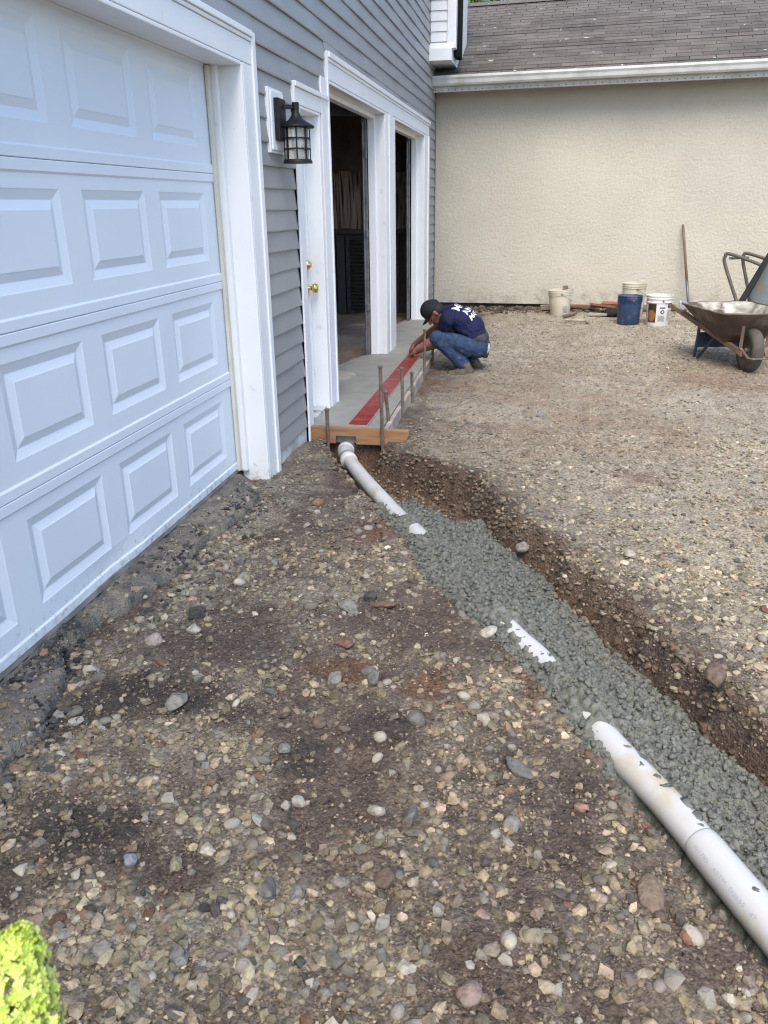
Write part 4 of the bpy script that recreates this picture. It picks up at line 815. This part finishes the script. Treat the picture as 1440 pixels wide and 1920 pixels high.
# ------------------------------------------------------------------ buckets
def bucket(label, x, y, h, rb, rt, mt, lid=False, tilt=0, ribs=(.80, .86, .92), inside=None):
    z0 = float(zg(np.array(x), np.array(y), False)) - .012
    t = thing('bucket', label, 'bucket', (x, y, z0), 'plastic buckets by the wall'); q = Matrix.Rotation(tilt, 3, 'Y')
    R = lambda s: rb + (rt - rb) * s
    pr = [(0, 0), (R(0) - .004, 0), (R(0), .006)]
    for s in ribs: pr += [(R(s) , h * s - .006), (R(s) + .008, h * s - .005), (R(s) + .009, h * s + .004), (R(s), h * s + .006)]
    pr += [(R(1), h - .01), (R(1) + .006, h - .009), (R(1) + .006, h), (R(1) - .003, h)]
    pr += [(R(1) - .006, h - .012), (0, h - .012)] if lid else [(R(.1) - .004, .02), (0, .02)]
    MB().lathe(pr, (x, y, z0), 40, tilt=q).build('body', mt, t, smooth=False)
    for o in t.children: 
        for p in o.data.polygons: p.use_smooth = True
        m = o.modifiers.new('e', 'EDGE_SPLIT'); m.split_angle = rad(40)
    mb = MB()
    for an in (rad(-80), rad(100)): mb.ball(Vector((x, y, z0)) + q @ Vector(((R(.84) + .012) * math.cos(an), (R(.84) + .012) * math.sin(an), h * .84)), .011, n=8, m=6)
    hp = []
    for k in range(13):
        an = rad(-80) + math.pi * k / 12; hp.append(Vector((x, y, z0)) + q @ Vector(((R(.8) + .016) * math.cos(an), (R(.8) + .016) * math.sin(an), h * .84 - .11 * math.sin(math.pi * k / 12))))
    mb.tube(hp, .0022, 6); mb.build('bail_handle', GALV, t)
    def patch(name, a0, a1, h0, h1, mt2, d=.0025, shape=None):
        v = []; n = 10
        for j in range(n + 1):
            for i in range(n + 1):
                u, w_ = i / n * 2 - 1, j / n * 2 - 1
                if shape == 'oval': r2 = max(abs(u), abs(w_)); l2 = math.hypot(u, w_) or 1; u, w_ = u * r2 / l2, w_ * r2 / l2
                an = rad(a0 + (a1 - a0) * (u + 1) / 2); hh = h0 + (h1 - h0) * (w_ + 1) / 2; rr = R(hh / h) + d; v.append(Vector((x, y, z0)) + q @ Vector((rr * math.cos(an), rr * math.sin(an), hh)))
        return MB().add(v, [(j * (n + 1) + i, j * (n + 1) + i + 1, (j + 1) * (n + 1) + i + 1, (j + 1) * (n + 1) + i) for j in range(n) for i in range(n)]).build(name, mt2, t, smooth=True)
    return t, patch
t, pt = bucket('dirty cream bucket tilted slightly, with a small square printed mark', 1.82, 11.15, .345, .128, .148, CREAMB, tilt=rad(-5))
for a0, a1, h0, h1 in ((-76, -50, .05, .055), (-76, -50, .125, .13), (-76, -74, .05, .13), (-52, -50, .05, .13)): pt('print', a0, a1, h0, h1, GREYLAB)
for k in range(4): pt('print', -72, -56, .062 + k * .015, .068 + k * .015, GREYLAB)
MB().box(1.83, 1.90, 11.16, 11.20, .2, .40).build('stirring_stick', HANDLEW, t)
t, pt = bucket('closed blue bucket with ribbed collar and scuffed sides', 2.635, 10.42, .355, .132, .145, BLUEB, lid=True)
t, pt = bucket('cream bucket standing behind the blue one against the wall', 2.74, 11.05, .42, .13, .150, CREAMB, ribs=(.86, .92))
t, pt = bucket('white bucket with a printed brown and tan label', 2.975, 10.36, .365, .132, .152, WHITEB, ribs=(.78, .90))
pt('label', -152, -108, .05, .27, DKLAB); pt('label_picture', -150, -109, .06, .20, TANLAB, .0042, 'oval'); pt('label', -52, -18, .225, .285, DKLAB)
pt('print', -47, -24, .24, .27, GREYLAB, .004); pt('print', -92, -66, .215, .235, GREYLAB); pt('print', -88, -68, .155, .20, BLACKM, .0032, 'oval'); pt('print', -83, -73, .166, .188, WHITEB, .0045, 'oval')
for k in range(6): pt('print', -97, -62 - (k % 3) * 3, .068 + k * .012, .073 + k * .012, GREYLAB)
for k in range(11): pt('print', -52, -26 - (k % 4) * 3, .075 + k * .012, .079 + k * .012, GREYLAB)

# ------------------------------------------------------------------ shovel, scrap timber
sv = thing('shovel', 'long handled shovel leaning on the stucco wall behind the wheelbarrow', 'shovel', (3.42, 11.5, 0))
top, bot = Vector((3.335, 11.60, 1.15)), Vector((3.50, 11.38, .10))
tt = (top - bot).normalized(); MB().tube([bot + tt * .28, bot + tt * .7, top - tt * .02, top], [.017, .0175, .0165, .012], 12).build('handle', HANDLEW, sv, smooth=True)
MB().tube([bot + tt * .05, bot + tt * .12, bot + tt * .36], [.013, .018, .021], 12).build('socket', GALV, sv, smooth=True)
v = []; sx_ = Vector((1, 0, 0)); nz = sx_.cross(tt)
for j in range(9):
    s = j / 8; wd = .125 * (1 if s < .55 else math.sqrt(max(0.02, 1 - ((s - .55) / .45) ** 2))) * (1 if s > .06 else .8)
    for i in range(9): u = i / 8 * 2 - 1; v.append(bot + tt * (.10 - .30 * s) + sx_ * wd * u + nz * (.03 * u * u - .035 * math.sin(s * 1.6) * 0))
bl = MB().add(v, [(j * 9 + i, j * 9 + i + 1, j * 9 + 10 + i, j * 9 + 9 + i) for j in range(8) for i in range(8)]).build('blade', mat('worn_steel', (.36, .37, .40), (.24, .24, .26), 9, .45, .1, 50, metal=.6), sv, smooth=True)
m = bl.modifiers.new('s', 'SOLIDIFY'); m.thickness = .004
def gz(x, y): return float(zg(np.array(x), np.array(y), False))
def plank(p, q, wd, ht, label, mt, name='plank', cat='plank', lift=.02, roll=0):
    o = MB().bar((p[0], p[1], gz(*p) + lift), (q[0], q[1], gz(*q) + lift), wd, ht, (0, math.sin(roll), math.cos(roll))).build(name, mt, None, bevel=.003); return tag(o, label, cat, 'scrap timber by the stucco wall')
REDW = mat('red_brown_wood', (.24, .11, .07), (.17, .075, .05), 6, .8, .3, 60, stretch=(.5, 4, 4)); GREYW = mat('grey_timber', (.27, .22, .17), (.18, .145, .115), 6, .85, .3, 60, stretch=(.4, 4, 4))
plank((1.90, 11.52), (2.72, 11.22), .10, .03, 'long flat plank between the cream bucket and the blue bucket', REDW, lift=.07)
plank((1.55, 11.50), (1.82, 11.52), .09, .06, 'short grey timber end showing left of the tilted cream bucket', GREYW, lift=.05)
plank((2.86, 11.40), (3.36, 11.30), .09, .05, 'brown plank lying behind the white bucket', GREYW, lift=.05)
plank((2.24, 11.35), (2.52, 11.0), .08, .03, 'reddish scrap board crossing the heap left of the blue bucket', REDW, lift=.10, roll=.5)
plank((2.36, 11.25), (2.62, 11.12), .07, .025, 'short red brown offcut on top of the heap', REDW, lift=.13, roll=-.4)
plank((2.18, 10.98), (2.46, 10.88), .06, .03, 'pale splintered batten at the front of the heap', PALEBOARD, lift=.03)
plank((2.02, 11.1), (1.86, 10.82), .045, .03, 'thin stick propped beside the tilted cream bucket', HANDLEW, lift=.03)
o = MB().add(*(lambda v, f: ([tuple(p) for p in v], [tuple(q) for q in f]))(*(stones(np.array([[0, 0, 0.]]), np.array([1.]), ICO2, .12, (.5, .6))[:2]))).mesh(); o.transform(Matrix.Translation((2.52, 10.93, gz(2.52, 10.93) + .05)) @ Matrix.Diagonal((.14, .12, .12, 1)))
tag(link('bag', o, BLKCL, smooth=True), 'crumpled black bag lying left of the blue bucket', 'bag')
hm = thing('hammer', 'wooden handled hammer lying on the dirt in front of the tilted bucket', 'hammer', (1.98, 10.5, gz(1.98, 10.5)))
z_ = gz(1.98, 10.5) + .035; MB().tube([(1.86, 10.52, z_), (2.0, 10.49, z_), (2.13, 10.46, z_ + .005)], [.018, .014, .016], 8).build('handle', PALEBOARD, hm, smooth=True)
MB().bar((2.14, 10.40, z_ + .01), (2.15, 10.52, z_ + .01), .04, .045).build('head', PALEBOARD, hm, bevel=.006)

# ------------------------------------------------------------------ wheelbarrows
wb = thing('wheelbarrow', 'rusty wheelbarrow with cement crusted tray and blue legs, wheel forward', 'wheelbarrow', (3.50, 7.93, -.075), 'wheelbarrows')
F_ = Vector((.20, -.98, 0)).normalized(); R_ = Vector((-F_.y, F_.x, 0)); OW = Vector((3.50, 7.93, gz(3.5, 7.93) - .012))
def B(u, v, z): return OW + F_ * u + R_ * v + Vector((0, 0, z))
AX = Matrix((F_, Vector((0, 0, 1)), R_)).transposed()
MB().lathe([(.095, -.035), (.13, -.05), (.17, -.054), (.192, -.044), (.203, -.02), (.205, 0), (.203, .02), (.192, .044), (.17, .054), (.13, .05), (.095, .035)], B(0, 0, .205), 40, tilt=AX).build('tyre', RUBBER, wb, smooth=True)
for k in (-.03, -.01, .01, .03):
    pass
MB().lathe([(0, -.055), (.022, -.055), (.022, -.02), (.098, -.03), (.102, -.036), (.102, .036), (.098, .03), (.022, .02), (.022, .055), (0, .055)], B(0, 0, .205), 24, tilt=AX).build('rim', TRAYM, wb)
MB().tube([B(0, -.13, .205), B(0, .13, .205)], .011, 10).build('axle', STEEL, wb)
for s in (-1, 1):
    MB().bar(B(.10, s * .105, .185), B(-1.20, s * .33, .475), .038, .048).build('shaft', HANDLEW, wb, bevel=.004)
    lg = MB(); lg.bar(B(-.66, s * .235, .34), B(-.70, s * .235, .0), .045, .012, R_); lg.bar(B(-.38, s * .18, .28), B(-.64, s * .232, .012), .034, .01, R_); lg.bar(B(-.72, s * .235, .006), B(-.58, s * .235, .006), .04, .012)
    lg.build('leg', BLUEM, wb)
    MB().bar(B(.075, s * .125, .44), B(.055, s * .118, .215), .03, .006, F_).bar(B(.055, s * .118, .235), B(.17, s * .09, .165), .03, .008).build('front_brace', TRAYM, wb)
MB().bar(B(-.67, -.225, .20), B(-.67, .225, .20), .012, .15).build('cross_plate', BLUEM, wb)
MB().bar(B(-.25, -.16, .265), B(-.25, .16, .265), .15, .012).build('cross_plate', BLUEM, wb)
MB().tube([B(.17, -.10, .165), B(.215, -.06, .16), B(.215, .10, .16), B(.20, .33, .165)], .009, 8).build('nose_guard', STEEL, wb)
def loop(u0, u1, v0, v1, z, r, n=6, zb=None):
    pts = []
    for cu, cv, a0 in ((u1 - r, v1 - r, 0), (u0 + r, v1 - r, 90), (u0 + r, v0 + r, 180), (u1 - r, v0 + r, 270)):
        for k in range(n + 1):
            an = rad(a0 + 90 * k / n); u = cu + r * math.cos(an); pts.append(B(u, cv + r * math.sin(an), z + (0 if zb is None else zb * (u - u0) / (u1 - u0))))
    return pts
rings = [loop(-.62, -.14, -.19, .19, .285, .07, zb=-.03), loop(-.70, -.06, -.235, .235, .36, .09, zb=-.02), loop(-.84, .06, -.31, .31, .455, .12, zb=.01), loop(-.96, .145, -.365, .365, .535, .14, zb=.02)]
N_ = len(rings[0])
def tray(name, off, mt):
    v = []; 
    for q, rg in enumerate(rings):
        c = sum(rg, Vector()) / N_
        for p in rg: d = (p - c); v.append(p - d.normalized() * off + Vector((0, 0, off)))
    f = [(q * N_ + k, q * N_ + (k + 1) % N_, (q + 1) * N_ + (k + 1) % N_, (q + 1) * N_ + k) for q in range(3) for k in range(N_)] + [tuple(range(N_))]
    return MB().add(v, f).build(name, mt, wb, smooth=True)
tray('tray', 0, TRAYM); tray('tray_lining', .006, TRAYI)
MB().tube(rings[3] + [rings[3][0]], .009, 8).build('tray_rim', TRAYM, wb, smooth=True)
w2 = thing('wheelbarrow', 'second wheelbarrow tipped up on end against the wall at the right edge', 'wheelbarrow', (4.0, 9.95, -.03), 'wheelbarrows')
d2 = Vector((.39, 0, .92)).normalized(); t2 = Vector((.45, .89, 0)).normalized(); n2 = t2.cross(d2).normalized(); O2 = Vector((3.70, 9.95, -.02))
def B2(s, t, n): return O2 + d2 * s + t2 * t + n2 * n
for t in (-.27, .27): MB().bar(B2(-.0, t * 1.15, .02), B2(1.45, t * .6, .02), .05, .06, n2).build('shaft', BLKCL, w2)
for t, dn_ in ((-.29, 0), (.25, .06)):
    MB().tube(curve([B2(.38, t, .0), B2(.42, t, -.02), B2(.72, t, -.34 + dn_), B2(.80, t, -.385 + dn_), B2(.84, t, -.36 + dn_), B2(.86, t, -.1), B2(.86, t, .0)], 4), .019, 10).build('leg', mat('leg_tube', (.10, .09, .07), (.07, .06, .05), 12, .6), w2, smooth=True)
MB().tube([B2(.80, -.29, -.33), B2(.80, .25, -.27)], .014, 8).build('leg_brace', GALV, w2)
v = []
def lp2(s0, s1, t0, t1, n, r):
    pts = []
    for cs, ct_, a0 in ((s1 - r, t1 - r, 0), (s0 + r, t1 - r, 90), (s0 + r, t0 + r, 180), (s1 - r, t0 + r, 270)):
        for k in range(6): an = rad(a0 + 18 * k); pts.append(B2(cs + r * math.cos(an), ct_ + r * math.sin(an), n))
    return pts
rg = [lp2(.46, 1.02, -.24, .24, .05, .08), lp2(.38, 1.12, -.27, .27, .18, .11), lp2(.22, 1.26, -.34, .34, .36, .14)]; n_ = len(rg[0]); v = [p for q in rg for p in q]
tb = MB().add(v, [(q * n_ + k, q * n_ + (k + 1) % n_, (q + 1) * n_ + (k + 1) % n_, (q + 1) * n_ + k) for q in range(2) for k in range(n_)] + [tuple(range(n_))]).build('tray', GREENTRAY, w2, smooth=True)
m = tb.modifiers.new('s', 'SOLIDIFY'); m.thickness = .006
MB().tube(rg[2] + [rg[2][0]], .010, 8).build('tray_rim', GREENTRAY, w2, smooth=True)
AX2 = Matrix((d2, n2, t2)).transposed()
MB().lathe([(.09, -.035), (.13, -.05), (.18, -.05), (.2, -.02), (.2, .02), (.18, .05), (.13, .05), (.09, .035)], B2(.19, 0, -.02), 28, tilt=AX2).lathe([(0, -.03), (.092, -.03), (.092, .03), (0, .03)], B2(.19, 0, -.02), 20, tilt=AX2).build('wheel', RUBBER, w2, smooth=True)

# ------------------------------------------------------------------ lime green flowering shrub close to the camera
shb = thing('flowering_shrub', 'lime green cone shaped flower cluster of a shrub at the lower left corner', 'shrub', (1.02, .36, -.085))
TOP = Vector((1.078, .500, .778)); BOT = Vector((1.045, .440, .56)); n = 1700
mb = MB().tube([(1.0, .36, -.12), (1.01, .385, .2), (1.035, .43, .5), BOT, TOP - Vector((.0, .0, .02))], [.008, .006, .005, .004, .002], 8); mb.build('stem', BARK, shb, smooth=True)
V = []; F = []
axv = (TOP - BOT); ax1 = axv.cross(Vector((1, 0, 0))).normalized(); ax2 = axv.normalized().cross(ax1)
for k in range(n):
    t = RNG.random() ** 1.15; an = RNG.random() * 6.283; rr = (.068 * (1 - t) ** .55 + .004) * (.70 + .42 * RNG.random() ** 1.5); c = BOT + axv * t + ax1 * rr * math.cos(an) + ax2 * rr * math.sin(an)
    out = (ax1 * math.cos(an) + ax2 * math.sin(an) + axv.normalized() * .55 + Vector(RNG.normal(0, .35, 3))).normalized(); e1 = out.cross(Vector(RNG.normal(size=3))).normalized(); e2 = out.cross(e1); s = RNG.uniform(.0055, .0095) * (1 - .35 * t)
    for j in range(4):
        a = j * math.pi / 2; d = e1 * math.cos(a) + e2 * math.sin(a); p = e1 * math.cos(a + 1.57) + e2 * math.sin(a + 1.57); b = len(V)
        V += [c, c + d * s * .55 + p * s * .42 + out * s * .18, c + d * s * 1.05 + out * s * .1, c + d * s * .55 - p * s * .42 + out * s * .18]; F.append((b, b + 1, b + 2, b + 3))
fm = np_mesh('flower_cluster', np.array([tuple(p) for p in V]), np.array(F)); hv = np.repeat(RNG.random((n, 1)), 16, 0); set_col(fm, np.array([.9, 1.0, .9]) * (1 - hv) + np.array([1.12, 1.04, 1.3]) * hv)
fl = link('flower_cluster', fm, LIME, shb); fl['kind'] = 'stuff'
def leaf(base, d, L, wd):
    base = Vector(base); d = Vector(d).normalized(); sdv = d.cross(Vector((0, 0, 1))).normalized(); v = []; f = []
    for k in range(7):
        t = k / 6; c = base + d * L * t + Vector((0, 0, -.25 * L * t * t)); w_ = wd * math.sin(math.pi * min(1, t * .92 + .06)); v += [c - sdv * w_ + Vector((0, 0, w_ * .25)), c, c + sdv * w_ + Vector((0, 0, w_ * .25))]
    for k in range(6): f += [(k * 3, k * 3 + 1, k * 3 + 4, k * 3 + 3), (k * 3 + 1, k * 3 + 2, k * 3 + 5, k * 3 + 4)]
    MB().add(v, f).build('leaf', HLEAF, shb, smooth=True)
for b, d, L, wd in (((1.04, .43, .50), (-1, .1, .3), .11, .026), ((1.03, .425, .42), (.5, -1, .2), .12, .028), ((1.03, .42, .40), (-.6, -.8, .2), .12, .028), ((1.02, .40, .30), (-1, .6, .1), .12, .03), ((1.02, .40, .28), (.7, .6, .15), .10, .028), ((1.01, .39, .18), (.2, -1, .1), .12, .03)): leaf(b, d, L, wd)
